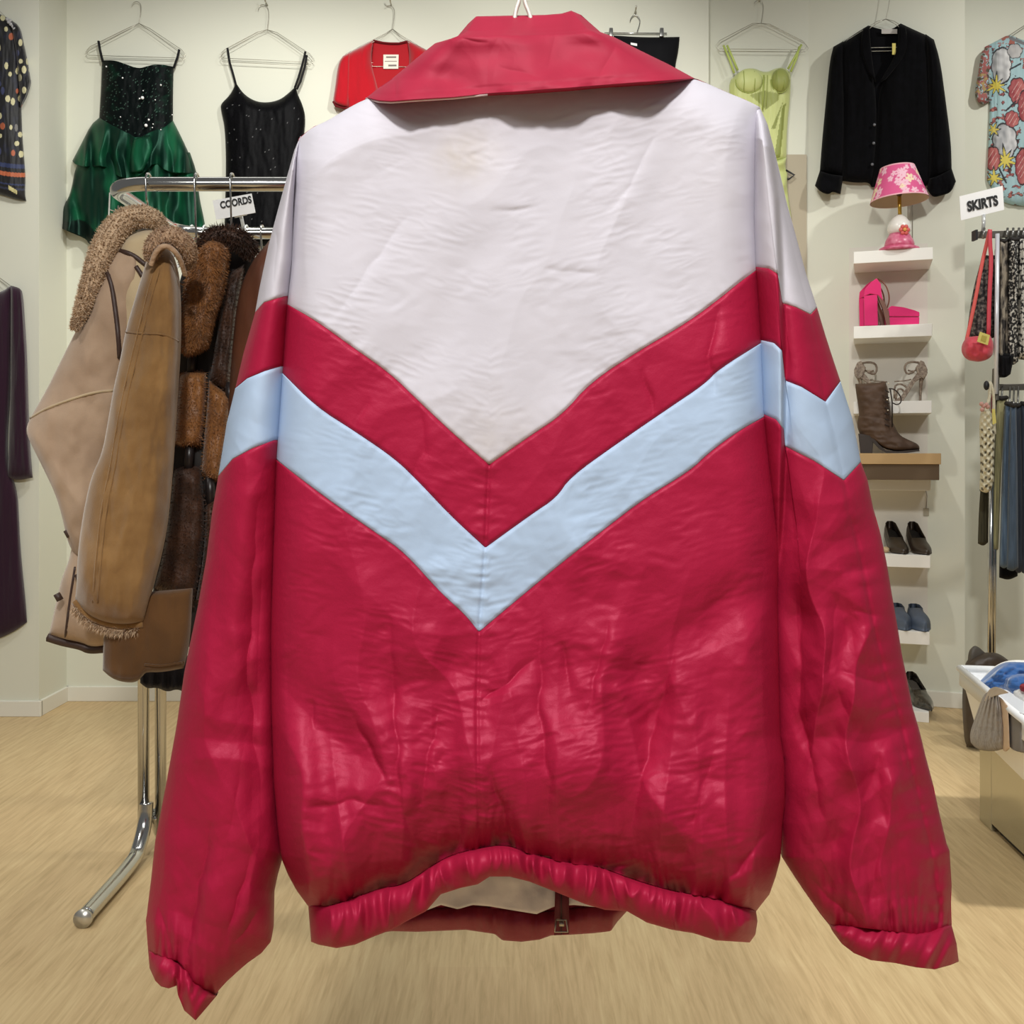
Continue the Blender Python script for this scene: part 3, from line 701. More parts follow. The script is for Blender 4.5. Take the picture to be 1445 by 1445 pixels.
for (x, y) in ((96, 752), (82, 842), (111, 814)):
    mk('toggle', tube([P(x - 2, y - 4, 2.585), P(x + 3, y + 5, 2.585)], .009, 8), TRIM, c1t)

# --- coat 2
c2t = thing('suede_coat', 'golden brown suede coat with rolled fleece collar and frayed cuff, second on the rack', 'coat', tuple(P(190, 960, 2.55)))
g, S = shell([(150, 840), (272, 830)], [(145, 946), (157, 957), (174, 963), (195, 963), (203, 948), (227, 949), (259, 943)], [(150, 840), (146, 900), (145, 946)], [(272, 830), (268, 910), (259, 943)], 2.475, .04, .04, 40, 30, folds=cfold(8, .012, 25, 120))
mk('body', g, SUEDE3, c2t); sf = Surf(S, g)
mk('hem_seam', sf.line([(204, 938), (228, 940), (260, 934)], .003), SUEDE3, c2t)
g, S = shell([(210, 356), (222, 345), (236, 346), (244, 362)], [(106, 845), (122, 868), (150, 880), (178, 882), (202, 879)], [(210, 356), (203, 380), (189, 426), (177, 467), (169, 510), (160, 548), (153, 590), (144, 641), (128, 673), (116, 731), (109, 786), (108, 825), (106, 845)], [(244, 362), (252, 403), (254, 481), (250, 545), (245, 629), (241, 687), (236, 740), (227, 786), (215, 830), (202, 879)], 2.44, .085, .06, 50, 110, w=.45, folds=lambda px, py, U, Vv: .012 * fbm(px / 30, py / 120, 3, 12) + .010 * ridged((px + .2 * py) / 45, py / 260, 25) + .006 * fbm(px / 18, py / 26, 3, 26))
mk('sleeve', g, SUEDE2, c2t); sf = Surf(S, g)
ln1 = [(230, 362), (222, 390), (215, 414), (202, 467), (186, 531), (171, 603), (163, 659), (151, 710), (143, 780), (138, 850)]
mk('sleeve_seam', merge([sf.line(ln1, .0022), sf.line([(x - 7, y) for x, y in ln1], .0018), sf.line([(178, 468), (200, 471), (232, 471), (252, 482)], .0025)]), SUEDE2, c2t)
cf = sf.line([(106, 848), (122, 868), (150, 880), (178, 883), (202, 880)], .010, .0)
cuff = mk('cuff', cf, SUEDE2, c2t)
mk('cuff_fringe', fuzz(sf.line([(106, 855), (122, 876), (150, 888), (178, 891), (196, 887)], .006, -.002), 1800, .014, .001, .7, .8), FUR1, cuff, 'frayed pale fleece edge')
cp = [P(212, 366, 2.36), P(215, 350, 2.34), P(224, 337, 2.34), P(241, 332, 2.35), P(256, 340, 2.37), P(264, 356, 2.40), P(264, 376, 2.43)]
g = tube(cp, [.010, .018, .020, .022, .023, .022, .012], 16, smooth=2, n=50)
mk('fur_collar', fuzz(g, 5500, .006, .0011, 1.6, .0), FUR2, c2t, 'rolled taupe fleece collar')
mk('collar_edge', tube([P(213, 374, 2.34), P(219, 356, 2.325), P(230, 346, 2.325), P(243, 350, 2.33), P(255, 366, 2.36), P(261, 388, 2.40)], .006, 8, smooth=2), FUR2, c2t)

# --- coat 3
c3t = thing('fur_coat', 'dark brown fur coat with broad glossy lapel and fur blocks, third on the rack', 'coat', tuple(P(275, 920, 2.6)))
g, S = shell([(268, 352), (300, 338), (330, 340), (362, 354)], [(214, 850), (260, 915), (300, 920)], [(268, 352), (246, 420), (236, 540), (230, 700), (220, 800), (214, 850)], [(362, 354), (345, 420), (330, 560), (325, 700), (300, 920)], 2.70, .03, .05, 30, 60, folds=cfold(17))
mk('lining', g, mat('dark_lining', (24, 17, 15), .6), c3t, 'blackish backing between the fur blocks')
def furblock(top, bot, left, right, Y, seed, m=FUR3, n=2500, tf=.04):
    g, S = shell(top, bot, left, right, Y, tf, .03, 18, 28, w=.35, wv=.15, folds=cfold(seed, .008, 14, 30))
    return mk('fur_block', fuzz(g, n, .006, .0008, .8, .7), m, c3t)
furblock([(254, 528), (270, 521), (291, 526)], [(246, 626), (262, 632), (283, 629)], [(254, 528), (250, 575), (246, 626)], [(291, 526), (290, 575), (283, 629)], 2.655, 1)
furblock([(295, 538), (310, 548), (326, 562)], [(284, 668), (298, 680), (310, 676)], [(295, 538), (290, 600), (284, 668)], [(326, 562), (320, 610), (310, 676)], 2.66, 2, FUR3)
furblock([(245, 664), (262, 656), (283, 660)], [(218, 830), (241, 842), (272, 858)], [(245, 664), (240, 715), (232, 774), (218, 830)], [(283, 660), (289, 710), (287, 780), (272, 858)], 2.655, 3, FUR3D, 3500)
furblock([(291, 708), (308, 700)], [(276, 850), (300, 858)], [(291, 708), (288, 780), (276, 850)], [(308, 700), (308, 780), (300, 858)], 2.66, 4, FUR3D)
furblock([(318, 390), (345, 372)], [(296, 535), (322, 555)], [(318, 390), (308, 460), (296, 535)], [(345, 372), (332, 450), (322, 555)], 2.665, 6, FUR3D)
for a_, b_ in (((272, 495), (270, 530)), ((268, 625), (266, 665)), ((296, 672), (298, 715)), ((322, 540), (328, 575))): mk('leather_strip', tube([P(*a_, 2.65), P(*b_, 2.65)], .012), mat('strip_leather', (40, 34, 34), .35), c3t)
g, S = shell([(274, 362), (290, 338), (308, 336), (322, 350)], [(254, 486), (262, 502), (279, 496), (292, 487)], [(274, 362), (262, 395), (258, 443), (254, 486)], [(322, 350), (318, 385), (313, 414), (298, 455), (292, 487)], 2.60, .06, .03, 26, 50, w=.45, folds=cfold(21, .012, 20, 40))
lp = mk('lapel', fuzz(g, 14000, .009, .0008, .7, .9), FUR3, c3t, 'glossy mid-brown fur lapel')
cp = [P(285, 352, 2.59), P(296, 337, 2.58), P(312, 331, 2.59), P(330, 334, 2.60), P(346, 344, 2.61), P(358, 360, 2.63)]
mk('collar', fuzz(tube(cp, [.012, .02, .022, .024, .022, .012], 16, smooth=2, n=40), 4000, .012, .0012, .8, .5), FUR3D, c3t)

# --- coat 4
c4t = thing('leather_coat', 'reddish brown leather coat half hidden behind the windbreaker sleeve, fourth on the rack', 'coat', tuple(P(370, 900, 2.55)))
g, S = shell([(372, 350), (385, 332), (410, 330), (440, 350)], [(300, 900), (360, 905), (430, 900)], [(372, 350), (360, 362), (343, 394), (334, 429), (328, 487), (325, 531), (318, 650), (300, 900)], [(440, 350), (450, 500), (440, 700), (430, 900)], 2.545, .08, .02, 30, 70, folds=cfold(31, .014, 30, 120))
mk('body', g, LEATH, c4t)
# dark ruffled hem of a garment behind
g, S = shell([(196, 930), (268, 925)], [(198, 964), (208, 972), (222, 970), (236, 977), (250, 972), (262, 978)], [(196, 930), (198, 964)], [(268, 925), (262, 978)], 2.78, .03, .03, 60, 12, folds=lambda px, py, U, Vv: .012 * np.sin(px / 2.4) * Vv)
solo('ruffled_skirt', g, mat('navy_lace', (26, 26, 40), .8, bump=(200, .6, .004)), 'navy ruffled hem peeping out below the fur coat', 'skirt')

# ------------------------------------------------------------------ signs
def text_mesh(body, size, shear=0.0, off=0.0, ext=.0006):
    cu = bpy.data.curves.new('txt', 'FONT'); cu.body = body; cu.size = size; cu.shear = shear; cu.offset = off; cu.extrude = ext; cu.align_x = 'CENTER'; cu.align_y = 'CENTER'
    o = bpy.data.objects.new('txt', cu); link(o); bpy.context.view_layer.update()
    me = bpy.data.meshes.new_from_object(o.evaluated_get(bpy.context.evaluated_depsgraph_get()))
    V = np.array([v.co[:] for v in me.vertices]); Fc = [list(p.vertices) for p in me.polygons]
    bpy.data.objects.remove(o); bpy.data.curves.remove(cu); bpy.data.meshes.remove(me)
    return V, Fc
def place_text(body, c0, c1, Y0, height, off=.02, shear=.1, yoff=.003):
    """text centred between pixel points c0,c1 on a card at depth Y0"""
    A = P(*c0, Y0); B = P(*c1, Y0); V, Fc = text_mesh(body, 1.0, shear, off, .002)
    w = V[:, 0].max() - V[:, 0].min(); hgt = V[:, 1].max() - V[:, 1].min()
    ex = (B - A); Lw = np.linalg.norm(ex); ex /= Lw; ez = np.array([-ex[2], 0, ex[0]])
    cx = (V[:, 0].max() + V[:, 0].min()) / 2; cy = (V[:, 1].max() + V[:, 1].min()) / 2
    hs = height / F * Y0 / hgt; ws = Lw / w
    Q = (A + B) / 2 + ((V[:, :1] - cx) * ws) * ex + ((V[:, 1:2] - cy) * hs) * ez + V[:, 2:3] * .2 * np.array([0, -1, 0]) + np.array([0, -yoff, 0])
    return Q, Fc
t = thing('rack_sign', 'white card sign reading COORDS clipped to the rail of the coat rack', 'sign', tuple(P(332, 320, 3.25)))
cd = [P(300, 283, 3.25), P(355, 273, 3.25), P(360.5, 300, 3.25), P(305, 310, 3.25)]
mk('card', hexa(cd, (0, .002, 0)), WHITEP, t, smooth=False)
mk('lettering', place_text('COORDS', (311, 290), (355, 281.5), 3.25, 10.5, .035, .05), INK, t, smooth=False)
mk('clip', merge([tube([P(331, 306, 3.26), P(348, 302, 3.26)], .004), tube([P(340, 304, 3.27), P(343, 318, 3.29), P(342, 327, 3.3)], .006)]), mat('clear_clip', (215, 218, 218), .2, .3), t)
# a few empty or hidden hangers on the rear rail
for (x, lab) in ((271, 'clear plastic hanger on the rear rail, left of the fur coat collar'), (289, 'second clear plastic hanger on the rear rail, beside the fur coat collar'), (348, 'white plastic hanger on the rear rail below the coords sign'), (370, 'wire hanger on the rear rail close to the windbreaker sleeve')):
    X = (x - CX) / F * 3.3; t = thing('hanger', lab, 'hanger', (X, 3.3, ZB - .1))
    m_ = mat('clear_plastic', (215, 218, 216), .25, .2)
    mk('hook', tube([(X, 3.3 + .025, ZB - .01), (X, 3.3 + .02, ZB + .02), (X, 3.3, ZB + .028), (X, 3.3 - .025, ZB + .01), (X, 3.3 - .01, ZB - .04), (X, 3.3, ZB - .08)], .003, smooth=2), CHROME if x > 360 else m_, t)
    mk('shoulder_bar', tube([(X, 3.1, ZB - .16), (X, 3.25, ZB - .09), (X, 3.35, ZB - .09), (X, 3.5, ZB - .16)], .005, smooth=1), m_, t)

#@@WALLLEFT
# ================================================================== GARMENTS ON THE LEFT AND BACK WALL
def wire_hanger(name, lab, hook, lsh, rsh, lend, rend, Y, plane=None, bars=((0, 0),), r=.0014, group=None, m=WIRE, dx2=(-1, 5)):
    Q = (lambda x, y, o=0: P(x, y, Y - o)) if plane is None else (lambda x, y, o=0: PW(x, y, Y + o))
    t = thing('wire_hanger', lab, 'hanger', tuple(Q(*hook[-1])), group)
    mk('hook', tube([Q(x, y) for x, y in smooth_poly(hook, 2)], r * 1.15, 6), m, t)
    nk = hook[-1]
    for k, (ox, oy) in enumerate(((0, 0), dx2)):
        d = .012 * k
        pts = [nk, (lsh[0] + ox * .3, lsh[1] + oy * .6), (lend[0] + 6 + ox, lend[1] - 6 + oy), (lend[0] + ox, lend[1] + 1 + oy), (lend[0] + 4 + ox, lend[1] + 6 + oy), (rend[0] - 4 + ox, rend[1] + 6 + oy), (rend[0] + ox, rend[1] + 1 + oy), (rend[0] - 6 + ox, rend[1] - 6 + oy), (rsh[0] + ox * .3, rsh[1] + oy * .6), nk]
        mk('shoulder_wire', tube([Q(x, y, d) for x, y in pts], r, 6), m, t)
    return t
def peg(px, py, Y, lab, plane=None):
    c = P(px, py, Y) if plane is None else PW(px, py, Y)
    n = np.array([0, -1, 0]) if plane is None else np.array([WN[0], WN[1], 0])
    c = c - n * .025
    solo('wall_hook', tube([c + n * -.01, c + n * .035, c + n * .045 + np.array([0, 0, .012])], .0035, 8), WIRE, lab, 'hook')
YB0 = 4.966
# green dress
GRN = mat('green_taffeta', attr=True, rough=.42, spec=.3, tint=(.4, 1, .7), bump=(60, .1, .003))
SEQ = mat('sequin_cloth', attr=True, rough=.5, spec=.08, bump=(500, .4, .002))
gd = thing('party_dress', 'dark green taffeta dress with sequined bodice and tiered skirt on the back wall', 'dress', tuple(P(190, 350, YB0)))
bv = [(140, 168), (160, 180), (180, 189), (194, 198), (214, 187), (232, 182), (244, 172)]
g, S = shell([(144, 85), (162, 85), (176, 90), (195, 97), (209, 93), (222, 90), (245, 94)], [(x, y + 3) for x, y in bv], [(144, 85), (143, 122), (140, 168)], [(245, 94), (244, 128), (244, 172)], YB0, .08, .010, 90, 80, vprof=False, folds=lambda px, py, U, Vv: .012 * (np.exp(-((px - 170) ** 2 + (py - 115) ** 2) / 350) + np.exp(-((px - 220) ** 2 + (py - 118) ** 2) / 350)) + .006 * fbm(px / 12, py / 30, 3, 2))
px, py, U, Vv = S
c = np.zeros(px.shape + (3,)) + np.array(lin((6, 13, 13)))
gl = np.clip(fbm(px / 14, py / 10, 3, 4) * 1.5, 0, 1) * (np.abs(U - .5) > .25); c = c * (1 - gl[..., None]) + np.array(lin((10, 42, 30))) * gl[..., None]
sp = rng.random(px.shape) > .975; c[sp] = np.array(lin((70, 96, 84)))
mk('bodice', g, SEQ, gd, 'blackish green sequined sweetheart bodice', col=dbl(c))
for x, y, r in ((150, 94, .004), (173, 110, .004), (227, 120, .004), (201, 138, .008), (197, 139, .004), (206, 177, .008), (210, 169, .005), (216, 175, .003), (227, 183, .003), (243, 162, .003), (202, 128, .003), (170, 165, .003), (215, 180, .003), (219, 141, .003)): mk('sequin', ball(P(x, y, YB0 - .10), r, 5), mat('bright_sequin', (250, 250, 250), .3), gd)
for sx, pts in (('l', [(139, 58), (141, 70), (145, 87)]), ('r', [(253, 70), (250, 82), (245, 96)])):
    mk('strap', tube([P(x, y, YB0 - .02) for x, y in pts], .006, 8), mat('black_velvet', (14, 14, 16), .9), gd)
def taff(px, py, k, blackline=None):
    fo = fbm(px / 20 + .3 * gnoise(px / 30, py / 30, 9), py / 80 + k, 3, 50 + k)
    base = np.array(lin((7, 32, 24))); hi = np.array(lin((18, 84, 54)))  # fold highlights are put into the colour as brighter green
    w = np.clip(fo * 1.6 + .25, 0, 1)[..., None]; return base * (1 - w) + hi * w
FS = lambda k, a: (lambda px, py, U, Vv: a * (ridged(px / 24 + .25 * gnoise(px / 30, py / 40, 75), py / 220 + k, 70 + k) + .25 * gnoise(px / 9, py / 60, 72 + k)) * (.2 + .9 * Vv))
g, S = shell([(118, 215), (190, 215), (268, 215)], [(77, 318), (97, 327), (122, 337), (125, 345), (143, 351), (220, 346), (291, 330)], [(118, 215), (105, 241), (103, 257), (97, 280), (83, 299), (77, 318)], [(268, 215), (278, 244), (281, 278), (288, 309), (291, 330)], YB0, .08, .010, 110, 70, vprof=False, folds=FS(1, .05))
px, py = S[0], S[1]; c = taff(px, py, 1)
bl = py > np.interp(px, [77, 90, 97, 112, 120, 135, 145, 170, 291], [311, 312, 313, 309, 312, 328, 334, 345, 345]); c[bl] = np.array(lin((8, 10, 12)))
mk('skirt', g, GRN, gd, 'full lower skirt tier with black lining at the hem', col=dbl(c))
pb = [(102, 227), (106, 232), (120, 236), (147, 233), (164, 248), (182, 253), (203, 245), (218, 228), (236, 243), (255, 244), (277, 244)]
g, S = shell([(x, y - 4) for x, y in bv], pb, [(140, 168), (128, 178), (114, 205), (102, 227)], [(244, 172), (255, 193), (267, 218), (277, 244)], YB0, .10, .010, 110, 50, vprof=False, folds=FS(3, .05), sm=1)
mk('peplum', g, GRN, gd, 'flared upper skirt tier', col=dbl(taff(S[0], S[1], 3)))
bw = [(186, 192), (200, 186), (214, 192), (217, 215), (205, 240), (188, 246), (182, 220)]
g, S = shell([(188, 196), (212, 190)], [(184, 245), (202, 243)], [(188, 196), (183, 220), (184, 245)], [(212, 190), (217, 212), (202, 243)], YB0 - .11, .035, .01, 24, 30, folds=FS(5, .014))
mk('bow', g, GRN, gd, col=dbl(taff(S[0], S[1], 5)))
wire_hanger('h', 'double wire hanger holding the green party dress', [(186, 8), (189, 3), (194, 2), (199, 6), (199, 18), (196, 33)], (184, 38), (211, 40), (121, 72), (262, 76), YB0 - .004)
# black sequined slip dress
bd = thing('slip_dress', 'black sequined slip dress with thin straps and scooped neck on the back wall', 'dress', tuple(P(370, 345, YB0)))
g, S = shell([(333, 117), (344, 133), (360, 143), (377, 145), (395, 141), (410, 129), (417, 122)], [(316, 345), (370, 348), (424, 345)], [(333, 117), (325, 134), (311, 147), (312, 156), (317, 177), (319, 221), (318, 280), (316, 345)], [(417, 122), (420, 133), (427, 148), (431, 164), (429, 190), (424, 250), (424, 345)], YB0, .06, .015, 110, 150, folds=cfold(44, .008, 20, 60))
px = S[0]; c = np.zeros(px.shape + (3,)) + np.array(lin((7, 7, 9))); c *= (.4 + 1.4 * rng.random(px.shape))[..., None]
c[rng.random(px.shape) > .997] = np.array(lin((120, 120, 120)))
mk('dress_body', g, SEQ, bd, col=dbl(c))
for pts in ([(321, 68), (324, 88), (329, 105), (333, 120)], [(431, 73), (427, 90), (421, 110), (416, 124)], [(433, 78), (430, 95), (424, 115), (419, 126)]):
    mk('strap', tube([P(x, y, YB0 - .02) for x, y in pts], .0055, 8), mat('black_velvet'), bd)
wire_hanger('h', 'double wire hanger holding the black sequined slip dress', [(364, 14), (365, 9), (370, 6), (376, 8), (379, 14), (379, 25), (377, 42)], (364, 45), (391, 46), (311, 76), (443, 82), YB0 - .004)
peg(375, 3, 4.94, 'small wall hook above the black sequined slip dress')
# red cardigan
rc = thing('red_cardigan', 'bright red short-sleeved cardigan on the back wall, half behind the windbreaker collar', 'cardigan', tuple(P(551, 240, YB0)))
RK = mat('red_knit', (178, 12, 30), .85, spec=.2, sheen=.3, bump=(300, .2, .002)); RKI = mat('red_knit_inside', (168, 34, 42), .9, spec=.15, bump=(300, .2, .002))
g, S = shell([(527, 57), (540, 60), (563, 61), (575, 58)], [(520, 235), (585, 235)], [(527, 57), (523, 90), (520, 235)], [(575, 58), (582, 90), (585, 235)], YB0 + .005, .012, .01, 20, 40)
mk('back', g, RKI, rc, 'inside of the cardigan back')
for s in (0, 1):
    f = (lambda x: x) if not s else (lambda x: 1102 - x)
    o = (lambda p: [(f(x), y) for x, y in p])
    L_ = o([(527, 57), (505, 68), (482, 80)]) ; 
    top = o([(527, 57), (505, 68), (484, 79)])
    left = o([(484, 79), (478, 95), (482, 130), (492, 153), (495, 235)]); right = o([(527, 57), (524, 75), (525, 95), (531, 115), (537, 140), (540, 235)])
    if not s: a_ = (top[::-1], [left[-1], right[-1]], left, right)
    else: a_ = (top, [right[-1], left[-1]], right, left)
    g, S = shell(*a_, YB0, .05, .01, 26, 50, folds=cfold(60 + s, .012, 14, 60)); mk('front_panel', g, RK, rc)
    top = o([(484, 79), (494, 74)]); left = o([(484, 79), (477, 90), (473, 122), (470, 141)]); right = o([(494, 74), (495, 110), (492, 153)]); bot = o([(470, 141), (473, 148), (492, 153)])
    a_ = (top, bot, left, right) if not s else (top[::-1], bot[::-1], right, left)
    g, S = shell(*a_, YB0 - .015, .045, .01, 18, 30, folds=cfold(64 + s, .008, 10, 50)); mk('sleeve', g, RK, rc)
    mk('cuff', tube([P(x, y, YB0 - .03) for x, y in o([(471, 143), (474, 149), (491, 153)])], .008, 8), mat('dark_red_knit', (110, 8, 20), .9), rc)
mk('neck_edge', tube([P(x, y, YB0 - .012) for x, y in [(527, 57), (540, 60), (551, 61), (563, 61), (575, 58)]], .004, 6), mat('dark_red_knit'), rc)
lb_ = mk('care_label', hexa([P(541, 77, YB0 - .014), P(562.5, 77, YB0 - .014), P(562, 97, YB0 - .014), P(541, 97, YB0 - .014)], (0, .003, 0)), mat('cream_label', (228, 222, 208), .7), rc, 'cream woven label', smooth=False)
mk('label_print', merge([hexa([P(x0, y0, YB0 - .0155), P(x1, y0, YB0 - .0155), P(x1, y1, YB0 - .0155), P(x0, y1, YB0 - .0155)], (0, .001, 0)) for x0, x1, y0, y1 in ((543, 560, 86, 86.7), (548, 559.5, 91.2, 93.4), (545, 559, 79.5, 81.5))]), mat('label_ink', (120, 110, 105), .7), lb_, smooth=False)
wire_hanger('h', 'wire hanger holding the bright red cardigan', [(544, 11), (546, 8), (550, 8), (556, 11), (557, 20), (554, 41)], (542, 48), (566, 50), (482, 82), (620, 84), YB0 - .0)
peg(551, 3, 4.94, 'small wall hook above the red cardigan')
# black skirt on clip hanger
sk = thing('black_skirt', 'plain black skirt clipped to a hanger right of the windbreaker collar', 'skirt', tuple(P(912, 255, YB0)))
g, S = shell([(866, 50), (912, 53), (959, 52)], [(850, 255), (965, 255)], [(866, 50), (860, 150), (850, 255)], [(959, 52), (957, 73), (952, 95), (950, 150), (965, 255)], YB0, .03, .01, 30, 50, folds=cfold(71, .008, 20, 90))
mk('skirt_body', g, mat('black_cloth', (10, 10, 14), .8, spec=.2, bump=(200, .1, .002)), sk)
mk('paper_tag', hexa([P(890, 60, YB0 - .04), P(899, 61.5, YB0 - .04), P(899, 65, YB0 - .04), P(890, 63, YB0 - .04)], (0, .002, 0)), WHITEP, sk, smooth=False)
t = thing('clip_hanger', 'clip hanger with two clips holding the plain black skirt', 'hanger', tuple(P(897, 47, YB0)))
mk('hook', tube([P(x, y, YB0) for x, y in smooth_poly([(889, 30), (891, 24), (897, 20), (903, 27), (903, 33), (899, 45)], 2)], .0024, 6), CHROME, t)
mk('bar', tube([P(853, 46.5, YB0), P(941, 47, YB0)], .0028, 6), CHROME, t)
for x in (862.5, 934):
    mk('clip', hexa([P(x - 2.5, 39, YB0 - .03), P(x + 2.5, 39, YB0 - .03), P(x + 3, 51, YB0 - .035), P(x - 3, 51, YB0 - .035)], (0, .02, 0)), mat('clip_metal', (150, 150, 146), .3, .8), t, bevel=.002)
peg(897, 14, 4.94, 'small wall hook above the plain black skirt')
# left-wall dotted blouse
YL = 4.681
bl_ = thing('patterned_blouse', 'black short-sleeved blouse with cream and orange dots and striped hem, upper left edge', 'blouse', tuple(P(-10, 283, YL)))
def dots(px, py):
    c = np.zeros(px.shape + (3,)) + np.array(lin((9, 9, 12)))
    nv = np.clip(fbm(px / 9, py / 20, 3, 81) * 2.2, 0, 1)[..., None] * .8; c = c * (1 - nv) + np.array(lin((26, 30, 54))) * nv
    r = np.random.default_rng(3)
    for i in range(-8, 5):
        for j in range(16):
            x = 5 + i * 9.6 + (j % 2) * 4.6 + r.uniform(-1.5, 1.5); y = 28 + j * 12.5 + r.uniform(-3, 3)
            k = r.random()
            if r.random() < .42: continue
            cc = (206, 200, 158) if k < .52 else ((176, 92, 58) if k < .72 else ((52, 58, 92) if k < .9 else (120, 118, 116)))
            w, h = r.uniform(2.0, 3.6), r.uniform(3.2, 5.6); m = ((px - x) / w) ** 2 + ((py - y) / h) ** 2 < 1; c[m] = np.array(lin(cc))
    yy = py - 4 * np.sin((px + 4) / 22)
    c[yy > 218] = np.array(lin((14, 13, 18)))
    for y0, y1, cc in ((228, 234, (40, 52, 92)), (240, 246, (184, 98, 62)), (256, 258, (40, 52, 92)), (262, 265, (44, 50, 76))):
        c[(yy > y0) & (yy < y1)] = np.array(lin(cc))
    m = (np.abs(px - 18) < 6) & (np.abs(py - 268 - (px - 18) * .6) < 3); c[m] = np.array(lin((214, 206, 150)))
    return c
BLM = mat('printed_chiffon', attr=True, rough=.6, sheen=.2)
g, S = shell([(-62, 30), (-30, 16), (0, 19), (12, 26), (22, 33)], [(-66, 270), (-20, 270), (0, 274), (21, 281), (37, 284)], [(-62, 30), (-60, 150), (-66, 270)], [(22, 33), (29, 80), (30, 151), (31, 187), (34, 224), (36, 249), (35, 274), (37, 284)], YL, .05, .012, 200, 260, folds=cfold(83, .010, 16, 80))
mk('body', g, BLM, bl_, col=dbl(dots(S[0], S[1])))
g, S = shell([(14, 27), (24, 34)], [(29, 153), (36, 138)], [(14, 27), (20, 60), (26, 110), (29, 153)], [(24, 34), (29, 41), (33, 60), (39, 87), (42, 108), (44, 117), (36, 138)], YL - .01, .05, .012, 70, 130, folds=cfold(85, .008, 10, 30))
mk('sleeve', g, BLM, bl_, col=dbl(dots(S[0] + 1, S[1] + 3)))
mk('shoulder_flower', merge([ball(P(x, y, YL - .055), .008, 6, (1, .5, 1)) for x, y in ((10, 27), (12, 31), (15, 34), (18, 37), (20, 40), (14, 29))]), mat('grey_white_print', (176, 176, 178), .8), bl_)
wire_hanger('h', 'wire hanger holding the dotted black blouse at the upper left edge', [(-22, -14), (-18, -20), (-12, -16), (-14, -2), (-15, 6)], (-24, 12), (-4, 12), (-58, 36), (20, 36), YL + .01)
YL = 4.678
# purple knit dress
pd = thing('knit_dress', 'long dark plum knit dress with long sleeves hanging at the lower left edge', 'dress', tuple(P(-12, 900, YL)))
PM = mat('plum_knit', (46, 24, 40), .95, spec=.1, sheen=.35, bump=(260, .3, .003, (1, 1, .3)))
g, S = shell([(-50, 405), (-30, 408), (-8, 414), (4, 411), (15, 403), (20, 404)], [(-70, 895), (-20, 906), (0, 901), (22, 890), (38, 878)], [(-50, 405), (-48, 500), (-44, 640), (-60, 780), (-70, 895)], [(20, 404), (17, 470), (15, 544), (9, 645), (18, 672), (25, 700), (26, 720), (29, 780), (36, 847), (38, 878)], YL, .05, .012, 60, 130, folds=cfold(91, .012, 18, 160))
mk('dress_body', g, PM, pd)
g, S = shell([(15, 403), (27, 406), (31, 411)], [(9, 675), (26, 678), (46, 674)], [(15, 403), (15, 484), (15, 544), (12, 646), (9, 675)], [(31, 411), (33, 438), (37, 494), (39, 556), (41, 619), (46, 674)], YL - .02, .045, .02, 26, 80, folds=cfold(93, .010, 10, 90))
mk('sleeve', g, PM, pd)
wire_hanger('h', 'wire hanger holding the dark plum knit dress', [(-24, 374), (-20, 368), (-14, 372), (-15, 386), (-16, 390)], (-22, 391), (-6, 388), (-50, 410), (22, 410), YL + .005)

#@@RIGHT
# ================================================================== RIGHT OF THE WINDBREAKER
YN = 5.035
ld = thing('corset_dress', 'lime green corset dress with bra cups and thin straps behind the right shoulder', 'dress', tuple(P(1080, 310, YN)))
LM = mat('lime_satin', attr=True, rough=.5, sheen=.2, bump=(120, .1, .002))
def limecol(px, py):
    c = np.zeros(px.shape + (3,)) + np.array(lin((198, 206, 132)))
    dk = np.array(lin((138, 146, 68)))  # olive shading under the bust and down the right, put into the colour
    m = inpoly(px, py, [(1058, 134), (1078, 128), (1100, 132), (1098, 142), (1080, 155), (1072, 146)]); c[m] = np.array(lin((150, 158, 82)))
    m = inpoly(px, py, [(1102, 150), (1088, 182), (1094, 182), (1106, 140)]); c[m] = dk
    m = inpoly(px, py, [(1104, 150), (1109, 145), (1101, 222), (1092, 224)]); c[m] = dk
    return c
g, S = shell([(1031, 113), (1044, 100), (1062, 95), (1080, 103), (1095, 96), (1106, 95), (1115, 102)], [(1046, 250), (1080, 232), (1096, 228), (1110, 224)], [(1031, 113), (1028, 124), (1034, 170), (1046, 250)], [(1115, 102), (1116, 111), (1115, 142), (1111, 177), (1110, 224)], YN, .05, .012, 70, 100, folds=cfold(101, .008, 10, 60))
mk('bodice', g, LM, ld, col=dbl(limecol(S[0], S[1])))
for cx, cy, rx, ry, cc in ((1057, 114, 19, 17, (200, 208, 136)), (1101, 114, 13, 17, (152, 160, 82))):  # right cup's shading is put into its darker olive colour
    th = np.linspace(0, PI / 2, 10); prof = [(math.sin(t_), math.cos(t_)) for t_ in th]
    V, Fc = lathe(prof, (0, 0, 0), 24, axis=(0.001, -1, 0), caps=False); 
    V = V * np.array([rx / F * YN, .034, ry / F * YN]) + P(cx, cy, YN - .045)
    cu = mk('cup', (V, Fc), LM, ld, col=np.zeros((len(V), 3)) + np.array(lin(cc)))
    mk('cup_seam', merge([tube([P(cx + rx * math.cos(a), cy + ry * math.sin(a), YN - .05) for a in np.linspace(-.1, PI + .1, 18)], .003, 6), tube([P(cx - rx * .4, cy - ry * .8, YN - .068), P(cx - rx * .35, cy, YN - .080), P(cx - rx * .4, cy + ry * .8, YN - .068)], .002, 6), tube([P(cx + rx * .4, cy - ry * .8, YN - .068), P(cx + rx * .45, cy, YN - .078), P(cx + rx * .4, cy + ry * .8, YN - .068)], .002, 6)]), mat('lime_seam', (160, 172, 88), .6), cu)
